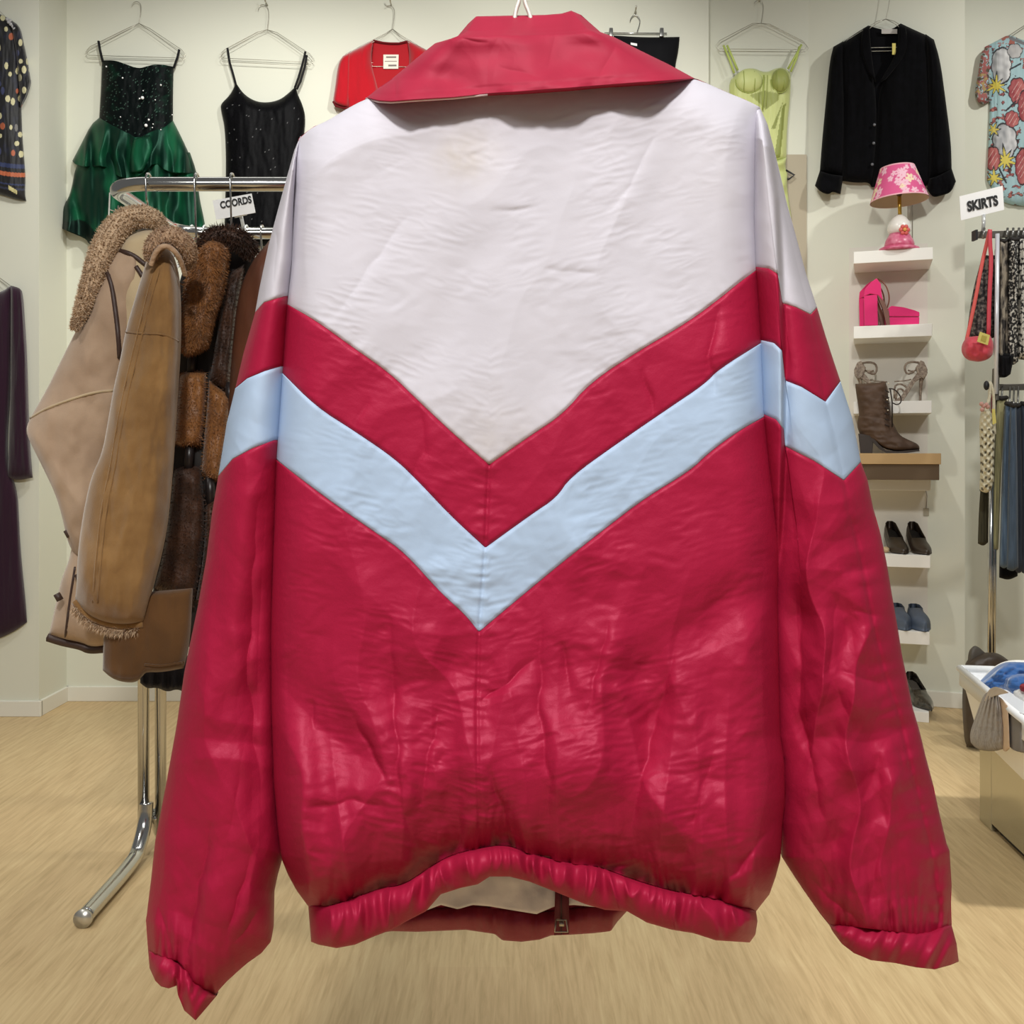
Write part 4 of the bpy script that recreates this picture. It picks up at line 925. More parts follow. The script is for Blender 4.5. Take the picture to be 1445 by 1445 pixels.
mk('hook_closure', merge([tube([P(1078, 106, YN - .065), P(1076, 155, YN - .065)], .004), tube([P(1083, 106, YN - .065), P(1081, 150, YN - .065)], .002)]), mat('lime_seam'), ld)
for pts in ([(1021, 64), (1030, 85), (1036, 103)], [(1026, 64), (1034, 82), (1041, 99)], [(1131, 63), (1122, 80), (1112, 97)], [(1128, 66), (1124, 82), (1116, 101)]):
    mk('strap', tube([P(x, y, YN - .025) for x, y in pts], .0055, 8), mat('lime_strap', (190, 206, 110), .5), ld)
g, S = shell([(1060, 232), (1096, 226), (1110, 222)], [(1070, 330), (1100, 325), (1117, 307)], [(1060, 232), (1064, 280), (1070, 330)], [(1110, 222), (1108, 236), (1112, 245), (1110, 262), (1117, 307)], YN - .01, .04, .012, 40, 40, folds=lambda px, py, U, Vv: .016 * np.sin(py / 5) * U)
mk('ruffle_skirt', g, LM, ld, col=dbl(np.zeros(S[0].shape + (3,)) + np.array(lin((196, 205, 130)))))
wire_hanger('h', 'wire hanger holding the lime green corset dress', [(1064, 5), (1067, 1), (1072, 0), (1077, 5), (1077, 15), (1074, 33)], (1062, 33), (1086, 34), (1010, 63), (1139, 64), YN - .0, dx2=(2, 3))
peg(1073, -2, 5.03, 'small wall hook above the lime green dress')
solo('black_hanger', tube([P(1109, 240, 5.02), P(1121, 247, 5.02), P(1113, 253, 5.02), P(1109, 252, 5.02)], .005, 8), BLACKP, 'black hanger tip poking out beside the lime dress ruffles', 'hanger')

# black velvet jacket on the rotated wall
OF = .03
vj = thing('velvet_jacket', 'black velvet button-up jacket with long sleeves on the wall above the pink lamp', 'jacket', tuple(PW(1250, 270, OF)))
VM = mat('black_velvet_cloth', (6, 6, 8), .9, spec=.08, sheen=.03, bump=(120, .3, .004), mott=((12, 12, 16), 30, .5))
def wsh(*a, **k): return shell(*a, plane='w', **k)
g, S = wsh([(1225, 36), (1245, 42), (1258, 42), (1271, 33)], [(1215, 252), (1285, 252)], [(1225, 36), (1218, 110), (1215, 252)], [(1271, 33), (1280, 110), (1285, 252)], Y=OF, tf=.01, tb=.01, nu=16, nv=20)
mk('back', g, mat('velvet_inside', (12, 12, 15), .9, spec=.1), vj)
g, S = wsh([(1186, 62), (1206, 48), (1225, 36)], [(1187, 255), (1209, 258), (1226, 257), (1230, 264)], [(1186, 62), (1184, 90), (1188, 180), (1187, 255)], [(1225, 36), (1226, 70), (1234, 112), (1238, 160), (1236, 220), (1230, 264)], Y=OF, tf=.06, tb=.01, nu=30, nv=60, folds=cfold(111, .012, 14, 100))
mk('front_panel', g, VM, vj)
g, S = wsh([(1271, 33), (1290, 42), (1308, 50)], [(1230, 264), (1262, 262), (1290, 264), (1312, 262)], [(1271, 33), (1268, 75), (1240, 120), (1237, 180), (1230, 264)], [(1308, 50), (1312, 100), (1314, 200), (1312, 262)], Y=OF + .005, tf=.06, tb=.01, nu=40, nv=60, folds=cfold(113, .012, 14, 100))
mk('front_panel', g, VM, vj)
g, S = wsh([(1176, 66), (1190, 58)], [(1157, 242), (1190, 250)], [(1176, 66), (1171, 86), (1166, 138), (1160, 200), (1157, 242)], [(1190, 58), (1192, 120), (1192, 200), (1190, 250)], Y=OF + .01, tf=.06, tb=.01, nu=22, nv=50, w=.45, folds=cfold(115, .010, 9, 70))
s_ = mk('sleeve', g, VM, vj)
g, S = wsh([(1157, 241), (1172, 246), (1190, 248)], [(1150, 262), (1158, 271), (1170, 275), (1174, 270), (1186, 274)], [(1157, 241), (1150, 262)], [(1190, 248), (1186, 274)], Y=OF + .015, tf=.06, tb=.01, nu=26, nv=16, folds=cfold(117, .012, 7, 20)); mk('cuff', g, VM, s_)
g, S = wsh([(1306, 48), (1318, 56)], [(1311, 255), (1343, 240)], [(1306, 48), (1310, 120), (1312, 200), (1311, 255)], [(1318, 56), (1327, 86), (1334, 138), (1342, 200), (1343, 240)], Y=OF + .01, tf=.06, tb=.01, nu=22, nv=50, w=.45, folds=cfold(119, .010, 9, 70))
s_ = mk('sleeve', g, VM, vj)
g, S = wsh([(1311, 252), (1328, 246), (1343, 238)], [(1308, 266), (1316, 279), (1328, 276), (1342, 272), (1349, 256)], [(1311, 252), (1308, 266)], [(1343, 238), (1349, 256)], Y=OF + .015, tf=.06, tb=.01, nu=26, nv=16, folds=cfold(121, .012, 7, 20)); mk('cuff', g, VM, s_)
mk('lapel', merge([wsh([(1218, 40), (1227, 36)], [(1226, 104), (1236, 116)], [(1218, 40), (1212, 70), (1226, 104)], [(1227, 36), (1230, 80), (1236, 116)], Y=OF + .055, tf=.02, tb=.01, nu=10, nv=20)[0], wsh([(1269, 34), (1278, 37)], [(1240, 118), (1250, 112)], [(1269, 34), (1266, 75), (1240, 118)], [(1278, 37), (1284, 72), (1250, 112)], Y=OF + .055, tf=.02, tb=.01, nu=10, nv=20)[0]]), VM, vj)
for x, y in ((1234, 176), (1233, 202), (1231, 232)):
    c = PW(x, y, OF + .075); mk('button', ball(c, .0075, 8, (1, .5, 1)), mat('grey_button', (88, 88, 92), .3), vj)
def wcard(x0, y0, x1, y1, off, th=.003):
    return hexa([PW(x0, y0, off), PW(x1, y0, off), PW(x1, y1, off), PW(x0, y1, off)], (-WN[0] * th, -WN[1] * th, 0))
mk('neck_label', wcard(1244, 41, 1266, 47.5, OF + .03), mat('grey_label', (196, 192, 186), .7), vj, smooth=False)
mk('price_tag', wcard(1259, 61, 1264, 77, OF + .06), mat('yellow_tag', (214, 200, 110), .7), vj, smooth=False)
wire_hanger('h', 'wire hanger holding the black velvet jacket', [(1248, -14), (1252, -18), (1257, -12), (1254, 8), (1250, 27)], (1238, 30), (1262, 30), (1190, 62), (1305, 60), OF + .02, plane='w')
# comic print dress on the right wall
YR = 5.092
cdress = thing('printed_dress', 'short-sleeved dress printed with grey clouds, yellow bursts and red shapes, upper right edge', 'dress', tuple(P(1445, 290, YR)))
def comic(px, py):
    c = np.zeros(px.shape + (3,)) + np.array(lin((168, 200, 206)))
    def put(m, rgb): c[m] = np.array(lin(rgb))
    n = fbm(px / 6, py / 6, 3, 131); n2 = fbm(px / 11 + 5, py / 9, 3, 132)
    put(n2 > .22, (150, 84, 84)); put((n2 > .22) & (n > .1), (186, 118, 108)); put((n2 > .22) & (n < -.18), (70, 52, 52))
    put((np.abs(n2 - .22) < .025), (52, 46, 50))
    put((px < 1396) & (py < 150) & (n > -.05), (156, 92, 88)); put((px < 1396) & (py < 150) & (n < -.2), (88, 74, 58)); put((px < 1398) & (np.abs(py - 118) < 14) & (n > .12), (168, 146, 92))
    def blob(cx, cy, rx, ry, edge, fill, seed, lob=6):
        a = np.arctan2(py - cy, px - cx); r = np.hypot((px - cx) / rx, (py - cy) / ry); R = 1 + .14 * np.abs(np.sin(a * lob / 2 + seed))
        put(r < R + .12, edge); m = r < R
        sh = np.clip(.5 + (px - cx) / rx * .35 + gnoise(px / 7, py / 9, seed) * .5, 0, 1)[..., None]
        f = np.array(lin(fill[0])) * (1 - sh) + np.array(lin(fill[1])) * sh; c[m] = f[m]
    def burst(cx, cy, R, rgb, seed, k=9):
        a = np.arctan2(py - cy, px - cx); r = np.hypot(px - cx, py - cy); sp = np.abs(((a * k / (2 * PI) + seed) % 1) * 2 - 1)
        rad = R * (.35 + .65 * sp ** 1.6 * (1 + .4 * np.sin(a * 3 + seed))); put(r < rad * 1.35, (52, 56, 60)); put(r < rad, rgb)
    blob(1413, 93, 12, 23, (54, 54, 58), ((140, 140, 142), (224, 224, 224)), 2)
    blob(1432, 72, 9, 9, (60, 58, 62), ((170, 168, 168), (200, 198, 196)), 5)
    burst(1406, 121, 13, (222, 204, 92), .2)
    blob(1418, 200, 15, 22, (54, 54, 58), ((136, 138, 142), (220, 220, 222)), 7)
    burst(1419, 226, 15, (224, 206, 96), .5)
    for cx, cy, rx, ry in ((1436, 128, 11, 16), (1448, 150, 10, 20), (1401, 224, 9, 15), (1443, 235, 9, 22), (1428, 168, 9, 10)):
        blob(cx, cy, rx, ry, (58, 40, 46), ((150, 56, 66), (196, 116, 112)), int(cx), 8)
        m = (np.abs(np.sin((px - cx) * .5 + (py - cy) * .3)) < .18) & (np.hypot((px - cx) / rx, (py - cy) / ry) < .8); put(m, (226, 190, 184))
    burst(1403, 251, 11, (220, 202, 92), .8, 7); burst(1402, 183, 9, (214, 196, 100), .1, 6)
    for x0, y0, x1, y1 in ((1433, 143, 1420, 156), (1410, 238, 1420, 258), (1440, 90, 1425, 98)):
        q, _ = pdist(px, py, [(x0, y0), (x1, y1)]); put(q < 1.2, (48, 48, 54))
    put((py < 62) & (px < 1432) & (n2 > -.1), (172, 104, 92))
    put((px > 1424) & (np.abs(py - 53 - (px - 1424) * .4) < 2.4), (130, 130, 132))
    return c
CM = mat('comic_print_cloth', attr=True, rough=.7, bump=(150, .1, .002))
g, S = shell([(1390, 66), (1410, 56), (1424, 48), (1445, 58), (1470, 60), (1490, 47), (1520, 66)], [(1393, 254), (1404, 274), (1417, 287), (1450, 292), (1530, 285)], [(1390, 66), (1396, 110), (1397, 140), (1396, 179), (1394, 225), (1393, 254)], [(1520, 66), (1522, 140), (1525, 200), (1530, 285)], YR, .05, .012, 190, 260, folds=cfold(137, .012, 12, 90))
mk('dress_body', g, CM, cdress, col=dbl(comic(S[0], S[1])))
g, S = shell([(1386, 72), (1400, 62)], [(1377, 136), (1384, 149), (1398, 143)], [(1386, 72), (1384, 82), (1380, 108), (1376, 127), (1377, 136)], [(1400, 62), (1401, 100), (1398, 143)], YR - .012, .05, .012, 50, 110, folds=cfold(139, .008, 8, 30))
mk('sleeve', g, CM, cdress, col=dbl(comic(S[0], S[1])))
wire_hanger('h', 'wire hanger holding the comic print dress', [(1452, 12), (1456, 6), (1461, 12), (1458, 26), (1457, 32)], (1450, 33), (1464, 33), (1396, 70), (1516, 70), YR - .012)

#@@SHELVES
# ------------------------------------------------------------------ shelves
SHM = mat('white_shelf', (240, 238, 232), .5, bump=(30, .02, .002))
DEP = .27
def wbox(xl, xr_, yt, yb, off, dep):
    """box hung in front of the rotated wall; its front face spans the given sight lines"""
    xc = (xl + xr_) / 2
    zt = PW(xc, yt, off)[2]; zb = PW(xc, yb, off)[2]; a = PW(xl, yt, off); b = PW(xr_, yt, off)
    return hexa([(a[0], a[1], zt), (b[0], b[1], zt), (b[0], b[1], zb), (a[0], a[1], zb)], (-WN[0] * dep, -WN[1] * dep, 0)), zt
SZ = []
for (xl, xr_, yt, yb, lab) in ((1204.5, 1316.5, 352, 369, 'topmost white floating shelf, carrying the pink lamp'), (1204.5, 1315.5, 458.5, 476, 'white floating shelf carrying the pink platform shoes'), (1204.5, 1315, 566, 583.5, 'white floating shelf carrying the snakeskin sandals'),
        (1204, 1313.5, 676, 692, 'white floating shelf directly under the tan shoebox'), (1204, 1313, 782, 800, 'white floating shelf carrying the dark pumps'), (1204, 1312, 889, 907.5, 'white floating shelf carrying the blue-grey loafers')):
    g, zt = wbox(xl, xr_, yt, yb, DEP, DEP - .004); SZ.append(zt)
    solo('floating_shelf', g, SHM, lab, 'shelf', 'white floating shelves up the wall', smooth=False, bevel=.002)
fz = float(PW(1300, 1000, DEP)[2])
a = PW(1240, 1000, .33); b = PW(1311, 1000, .33)
solo('display_block', hexa([(a[0], a[1], fz), (b[0], b[1], fz), (b[0], b[1], 0), (a[0], a[1], 0)], (-WN[0] * .28, -WN[1] * .28, 0)), SHM, 'low white block on the floor under the shelves', 'block', smooth=False, bevel=.002)
# lamp (plain generic base)
lo = .215
lc = PW(1269, 350, lo); lz = SZ[0]; base = np.array([lc[0], lc[1], lz])
lm = thing('table_lamp', 'pink flowered table lamp with tilted shade on the topmost shelf', 'lamp', tuple(base))
px2m = lc[1] / F
PINK = mat('pink_ceramic', (206, 84, 122), .3, mott=((232, 150, 172), 40, .7)); WHC = mat('white_ceramic', (238, 234, 228), .25)
def squash(geo, sx): V, Fc = geo; V = V.copy(); V[:, 0] = base[0] + (V[:, 0] - base[0]) * sx; return V, Fc
mk('lamp_base', squash(lathe([(.0, 0), (.078, 0), (.082, .006), (.078, .014), (.066, .02), (.0, .022)], base, 32), 1.12), PINK, lm)
mk('lamp_body', lathe([(.062, .018), (.066, .03), (.06, .05), (.05, .068), (.043, .08)], base, 32), PINK, lm, 'pink lower body')
mk('lamp_body', lathe([(.042, .078), (.052, .094), (.053, .112), (.046, .132), (.033, .150), (.018, .165)], base, 32), WHC, lm, 'white upper body')
fl = []
for k in range(6):
    a_ = k * PI / 3; fl.append(ball(base + np.array([.004 + .016 * math.cos(a_), -.052, .088 + .016 * math.sin(a_)]), .010, 6, (1, .5, 1)))
mk('flower', merge(fl), mat('coral_petal', (214, 92, 86), .4), lm)
mk('flower_heart', ball(base + np.array([.004, -.058, .088]), .009, 6, (1, .5, 1)), mat('orange_heart', (226, 160, 80), .4), lm)
BR = mat('brass', (206, 168, 78), .3, .9)
mk('stem', tube([base + np.array([0.003, 0, .16]), base + np.array([0.0, 0, .262])], .0085, 12), BR, lm)
ax = np.array([-.05, 0.03, 1.0]); sc_ = base + np.array([0, 0, .232])
prof = [(.128 - .052 * t_, .155 * t_) for t_ in np.linspace(0, 1, 40)]
V, Fc = lathe(prof, sc_, 160, ax, caps=False)
V2, _ = lathe([(r - .003, z) for r, z in prof], sc_, 160, ax, caps=False)
n = len(V); Fs = Fc + [[i + n for i in q][::-1] for q in Fc]
r_ = np.random.default_rng(5)
ang = np.tile(np.linspace(0, 2 * PI, 160, endpoint=False), 40); hh = np.repeat(np.linspace(0, 1, 40), 160)
c = np.zeros((n, 3)) + np.array(lin((226, 92, 146))); sxx = ang * .11; syy = hh * .155
for k in range(84):
    a0 = r_.uniform(0, 2 * PI) * .11; y0 = r_.uniform(.01, .15); R = r_.uniform(.013, .024)
    d = np.hypot((sxx - a0 + .3455) % .691 - .3455, syy - y0); aa = np.arctan2(syy - y0, (sxx - a0 + .3455) % .691 - .3455)
    m = d < R * (.45 + .55 * np.abs(np.cos(aa * 2.5 + k))); cc = (250, 200, 216) if k % 4 else (248, 226, 190)
    c[m] = np.array(lin(cc)); c[d < R * .15] = np.array(lin((236, 140, 170)))
c[(hh < .04) | (hh > .97)] = np.array(lin((244, 186, 196)))
c2 = np.zeros((n, 3)) + np.array(lin((206, 180, 150)))
mk('lamp_shade', (np.concatenate([V, V2]), Fs), mat('printed_shade', attr=True, rough=.7), lm, 'pink flower-print shade with beige inside', col=np.concatenate([c, c2]))
mk('shade_fitting', merge([tube([base + np.array([-.0, 0, .262]), base + np.array([.02, 0, .36])], .004), ball(base + np.array([0, 0, .262]), .012, 8)]), mat('brown_fitting', (92, 62, 34), .5), lm)
cord_x = [PW(1287.5, y, .02) for y in (262, 300, 340)]
mk('cord', tube(cord_x + [PW(1287, 352, .02), PW(1286, 352, .10)], .0022, 6), mat('grey_cord', (130, 122, 110), .6), lm)

def wprism(poly, off, thick):
    """solid of the given side outline standing 'off' in front of the wall"""
    return prism([PW(x, y, off) for x, y in poly], (-WN[0] * thick, -WN[1] * thick, 0))
def dropto(geos, z):
    """let a thing's parts rest on height z"""
    lo = min(g[0][:, 2].min() for g in geos.values()); 
    return {k: (g[0] + np.array([0, 0, z - lo]), g[1]) for k, g in geos.items()}
# pink platforms
PKM = mat('hot_pink_suede', (226, 24, 112), .7, sheen=.4, bump=(200, .1, .001)); SOL = mat('brown_sole', (120, 74, 56), .5)
def platform(dx, off, lab):
    s = lambda p: [(x + dx, y) for x, y in p]
    G = {'heel': wprism(s([(1219, 417), (1238, 415), (1239, 459), (1220, 459)]), off, .06),
         'heel_counter': wprism(s([(1219, 418), (1220, 408), (1230, 397), (1237, 392), (1243, 400), (1244, 412), (1246, 424), (1239, 416), (1228, 414)]), off + .002, .064),
         'arch_sole': wprism(s([(1238, 416), (1246, 421), (1254, 440), (1257, 459), (1251, 459), (1246, 436)]), off - .002, .056),
         'platform': wprism(s([(1255, 447), (1275, 447), (1297.5, 447), (1297, 458.5), (1256, 459)]), off, .066),
         'toe_strap': wprism(s([(1255, 446), (1254, 434), (1258, 431), (1275, 433), (1290, 437), (1297.5, 440), (1297.5, 446)]), off + .001, .068),
         'ankle_strap': tube([PW(x + dx, y, off - .02) for x, y in smooth_poly([(1238, 393), (1248, 399), (1254, 411), (1255, 424), (1252, 434)], 2)], .0035, 6)}
    G = dropto(G, SZ[1]); t = thing('platform_shoe', lab, 'shoe', tuple(PW(1256, 459, off)), 'pair of hot pink platform shoes')
    t.location.z = SZ[1]
    for k, g in G.items(): mk(k, g, SOL if k in ('arch_sole', 'ankle_strap') else PKM, t, smooth=False, bevel=.003 if k in ('heel', 'platform', 'toe_strap', 'heel_counter') else 0)
platform(0, .22, 'hot pink block-heeled platform sandal, the nearer of the pair'); platform(-7, .12, 'hot pink block-heeled platform sandal, the one tucked behind its mate')
# sandals
SNK = mat('snakeskin', (112, 92, 76), .35, spec=.6, bump=(220, .6, .004), mott=((176, 160, 140), 90, .8))
def sandal(flip, dx, off, lab):
    s = lambda p: [((2530 - x if flip else x) + dx, y) for x, y in p]
    T = lambda p, r, sm=1: tube([PW(x, y, off) for x, y in smooth_poly(s(p), sm)], r, 8)
    G = {'stiletto_heel': tube([PW(x, y, off) for x, y in s([(1304, 522), (1300, 535), (1299, 548), (1298.5, 564.5)])], [.017, .009, .006, .0055], 10, n=14),
         'sole': wprism(s([(1303, 520), (1294, 524), (1284, 537), (1272, 556), (1262, 563), (1262, 565), (1274, 564.5), (1282, 552), (1292, 536), (1305, 527)]), off + .02, .05),
         'heel_counter': wprism(s([(1292, 516), (1299, 506), (1304, 508), (1309, 519), (1308, 527), (1303, 532), (1296, 527)]), off + .024, .05),
         'ankle_strap': merge([T([(1300, 510), (1288, 508), (1279, 510), (1276, 518), (1280, 526), (1290, 522)], .005), T([(1296, 518), (1288, 522), (1281, 520)], .004)]),
         'toe_strap': merge([T([(1282, 548), (1276, 541), (1268, 539), (1262, 543), (1262, 560)], .0045), T([(1277, 552), (1272, 546), (1266, 547), (1264, 562)], .0045), T([(1286, 533), (1276, 535), (1262, 536)], .003)])}
    G = dropto(G, SZ[2]); t = thing('strappy_sandal', lab, 'shoe', tuple(PW(1280 if not flip else 1240, 565, off)), 'pair of snakeskin stiletto sandals'); t.location.z = SZ[2]
    for k, g in G.items(): mk(k, g, SNK, t, smooth=k in ('stiletto_heel', 'ankle_strap', 'toe_strap'), bevel=.002 if k in ('sole', 'heel_counter') else 0)
sandal(False, 0, .15, 'snakeskin stiletto sandal on the right, heel toward the shelf end')
sandal(True, -16, .12, 'snakeskin stiletto sandal half hidden behind the brown boot')
# shoebox on shelf four and boot on top
g, zb_ = wbox(1212, 1325.5, 654, 676, .41, .34); bt = thing('shoebox', 'dark brown shoebox with tan lid under the brown boot', 'box', tuple(PW(1268, 675, .3)))
bt.location.z = SZ[3]
def lift(g, z0): V, Fc = g; return V + np.array([0, 0, z0 - V[:, 2].min()]), Fc
hb = g[0][:, 2].max() - g[0][:, 2].min(); mk('box_body', lift(g, SZ[3]), mat('dark_card', (92, 74, 54), .8), bt, smooth=False, bevel=.002)
g, _ = wbox(1210, 1328, 637.5, 653, .42, .36); hl = g[0][:, 2].max() - g[0][:, 2].min(); mk('lid', lift(g, SZ[3] + hb), mat('tan_card', (182, 150, 104), .7), bt, 'tan lid', smooth=False, bevel=.002)
ZBX = SZ[3] + hb + hl
BTM = mat('brown_boot_leather', (84, 64, 50), .6, spec=.3, bump=(60, .35, .004), mott=((62, 46, 36), 14, .6)); BSOL = mat('boot_sole', (48, 38, 32), .6)
bo = .385
def wshell(*a, **k): return shell(*a, plane='w', Y=bo - .05, **k)[0]
cfb = lambda px, py, U, Vv: .008 * fbm(px / 14, py / 7, 3, 151)
G = {'shaft': wshell([(1207, 539), (1230, 538), (1250, 536)], [(1212, 603), (1236, 606), (1259, 600)], [(1207, 539), (1209, 556), (1213, 580), (1212, 603)], [(1250, 536), (1254, 560), (1258, 585), (1259, 600)], tf=.045, tb=.045, nu=24, nv=30, w=.4, folds=cfb),
     'foot': wshell([(1212, 584), (1236, 582), (1258, 590)], [(1214, 612), (1232, 617), (1246, 630), (1260, 634), (1280, 635), (1297, 632)], [(1212, 584), (1209, 598), (1214, 612)], [(1258, 590), (1264, 602), (1270, 612), (1282, 618), (1294, 623), (1298, 628), (1297, 632)], tf=.05, tb=.05, nu=30, nv=24, w=.4, folds=cfb),
     'heel': wprism([(1211, 609), (1233, 613), (1231, 637), (1214, 637)], bo - .01, .075),
     'sole': wprism([(1232, 614), (1240, 624), (1250, 633), (1268, 634), (1297, 631.5), (1298, 634), (1280, 636.5), (1252, 636.8), (1240, 630), (1231, 620)], bo - .005, .085),
     'laces': merge([tube([PW(x, y, bo + .002) for x, y in ((1249, 548 + 8 * k), (1255, 551 + 8 * k))], .0028, 6) for k in range(7)] + [tube([PW(x, y, bo + .004) for x, y in smooth_poly([(1254, 546), (1262, 546), (1271, 556), (1272, 565), (1266, 569), (1260, 566)], 2)], .003, 6), tube([PW(x, y, bo + .004) for x, y in ((1256, 545), (1259, 565), (1259, 600))], .003, 6)])}
G = dropto(G, ZBX); t = thing('ankle_boot', 'brown leather lace-up ankle boot with block heel on the tan box', 'boot', tuple(PW(1250, 637, bo))); t.location.z = ZBX
for k, g in G.items(): mk(k, g, {'heel': BSOL, 'sole': BSOL, 'laces': mat('dark_lace', (40, 30, 26), .8)}.get(k, BTM), t, smooth=k not in ('heel', 'sole'), bevel=.002 if k == 'heel' else 0)
mk('eyelet', merge([ball(PW(x, y, bo + .004), .004, 5) for x, y in ((1254, 541), (1253, 579), (1252, 564))]), mat('eyelet_metal', (220, 214, 200), .3, .8), t)
# pumps: loft from toe (near) to raised heel (far)
def court(cx, zs, off, L, W, hh, m, lab, grp, nm='court_shoe', toe=1.0, dirx=0.0, inner=None, lowtop=False, heel=True, cover=.55):
    """a slip-on shoe pointing out of the wall: s=0 toe tip, s=1 heel"""
    o3 = PW(cx, 780, off); o3 = np.array([o3[0], o3[1], zs]); fw = np.array([WN[0] + dirx * WR[0], WN[1] + dirx * WR[1], 0]); fw /= np.linalg.norm(fw); sd = np.array([-fw[1], fw[0], 0])
    t = thing(nm, lab, 'shoe', tuple(o3), grp)
    ns, na = 22, 20; V = []
    for i in range(ns):
        s = i / (ns - 1)
        w = W * (math.sin(min(1, s / .42) * PI / 2) ** (.8 * toe)) * (1 - .32 * max(0, (s - .42) / .58) ** 1.5) + .002
        if s > .93: w *= math.sqrt(max(.12, 1 - ((s - .93) / .08) ** 2))
        zf = hh * max(0, (s - .3) / .7) ** 1.5                 # floor of the foot
        zt = zf + (.018 + .03 * math.sin(min(1, s / .5) * PI / 2)) * (1.0) + (.012 * max(0, s - .5) if not lowtop else .02)
        for j in range(na):
            a_ = j / (na - 1) * PI      # half ring: left side over the top to the right side
            x = math.cos(a_) * w; zz = zf + (zt - zf) * math.sin(a_) ** .6
            if s > cover:                                # opening: top cut away
                zz = min(zz, zf + (zt - zf) * .92); lim = .80; x = math.copysign(max(abs(x), w * lim), x) if abs(x) > 1e-6 else w * lim * (1 if j < na / 2 else -1)
            V.append(o3 + fw * L * (.5 - s) + sd * x + np.array([0, 0, zz + .004]))
    V = np.array(V); Fc = []
    for i in range(ns - 1):
        s = (i + .5) / (ns - 1)
        for j in range(na - 1):
            if s > cover and j == na // 2 - 1: continue
            Fc.append([i * na + j, (i + 1) * na + j, (i + 1) * na + j + 1, i * na + j + 1])
    Fc.append([(ns - 1) * na + j for j in range(na)])
    Fc.append([i * na for i in range(ns)] + [i * na + na - 1 for i in range(ns - 1, -1, -1)])
    up = mk('upper', (V, Fc), m, t)
    up.modifiers.new('solid', 'SOLIDIFY').thickness = .003
    ins = []
    for i in range(int(ns * cover) - 2, ns):
        s = i / (ns - 1); zf = hh * max(0, (s - .3) / .7) ** 1.5
        ins += [V[i * na] * .9 + V[i * na + na - 1] * .1 + np.array([0, 0, .008]), V[i * na] * .1 + V[i * na + na - 1] * .9 + np.array([0, 0, .008])]
    ins = np.array(ins); mk('insole', (ins, [[2 * k, 2 * k + 1, 2 * k + 3, 2 * k + 2] for k in range(len(ins) // 2 - 1)]), inner or mat('dark_insole', (22, 20, 20), .6), t)
    if heel and hh > .03:
        p = o3 - fw * L * .43; mk('heel', tube([p + np.array([0, 0, hh * .85]), p + np.array([0, 0, .001])], [W * .5, W * .28, W * .26], 12, n=8), m, t)
    return t
PMP = mat('dark_leather_pump', (58, 46, 36), .4, spec=.5, mott=((34, 28, 24), 12, .6)); 
court(1266, SZ[4], .17, .22, .040, .085, PMP, 'dark brown court shoe on the left of its pair', 'pair of dark brown court shoes', dirx=.28)
court(1298, SZ[4], .17, .22, .040, .085, PMP, 'dark brown court shoe on the right of its pair', 'pair of dark brown court shoes', dirx=.28)
BLU = mat('blue_grey_leather', (84, 96, 114), .5, mott=((62, 72, 90), 14, .6)); BLS = mat('blue_insole', (70, 80, 96), .6)
court(1271, SZ[5], .17, .23, .042, .03, BLU, 'blue-grey loafer nearer the windbreaker sleeve', 'pair of blue-grey loafers', 'loafer', dirx=.18, inner=BLS, lowtop=True, cover=.75, heel=False)
court(1297, SZ[5], .17, .23, .042, .03, BLU, 'blue-grey loafer nearer the shelf end', 'pair of blue-grey loafers', 'loafer', dirx=.18, inner=BLS, lowtop=True, cover=.75, heel=False)
court(1299, fz, .20, .25, .042, .075, mat('black_patent', (20, 18, 18), .2, coat=.6, mott=((120, 112, 100), 40, .4)), 'black pointed court shoe with metallic toe on the low white block', None, toe=1.5, dirx=.35, inner=mat('grey_insole', (96, 90, 84), .6))
solo('beige_shoe', ball(np.array([*PW(1250, 775, .2)[:2], SZ[4] + .014]), .016, 8, (1, 1.6, .85)), mat('beige_leather', (206, 180, 140), .5), 'beige shoe tip left of the dark court shoes', 'shoe')
# wall socket / tag beside the shelves
t = thing('hanging_tag', 'small grey mesh tag on the wall beside the shelves', 'tag', tuple(PW(1306, 730, .012)))
mk('tag_body', wcard(1303, 717, 1311, 728, .01), mat('grey_mesh', (168, 160, 142), .8, bump=(300, .5, .004)), t, smooth=False)
mk('tag_string', tube([PW(1307, 717, .012), PW(1308, 700, .012), PW(1306, 690, .012)], .0016), mat('grey_cord'), t)

#@@SKIRTRACK
# ------------------------------------------------------------------ skirts rack, right edge
YS = 4.30
sr = thing('wall_rail_rack', 'chrome two-tier garment rail on a slim post at the right edge', 'clothes rack', tuple(P(1402, 935, YS)))
sr.location.z = 0
GM = mat('brushed_rail', (120, 116, 108), .4, .8)
mk('upper_rail', hexa([P(1378, 326, YS), P(1520, 322, YS), P(1520, 333, YS), P(1378, 335.5, YS)], (0, .02, 0)), GM, sr, smooth=False, bevel=.002)
mk('lower_rail', hexa([P(1410, 542, YS), P(1520, 540, YS), P(1520, 549, YS), P(1410, 551, YS)], (0, .02, 0)), GM, sr, smooth=False, bevel=.002)
pw = P(1407, 337, YS - .05); pz = P(1405, 556, YS - .05)
mk('post', tube([P(1407.5, 330, YS - .06), P(1405.5, 556, YS - .06)], .0085, 12), mat('white_metal', (235, 238, 245), .25, .3), sr, 'white upper post')
b0 = P(1403, 556, YS - .04); b1 = P(1398.5, 900, YS - .04)
mk('post', merge([tube([b0 + np.array([-.008, 0, 0]), np.array([b1[0] - .008, b1[1], .0])], .011, 12), tube([b0 + np.array([.012, .01, 0]), np.array([b1[0] + .012, b1[1] + .01, .0])], .008, 12)]), CHROME, sr, 'chrome lower post')
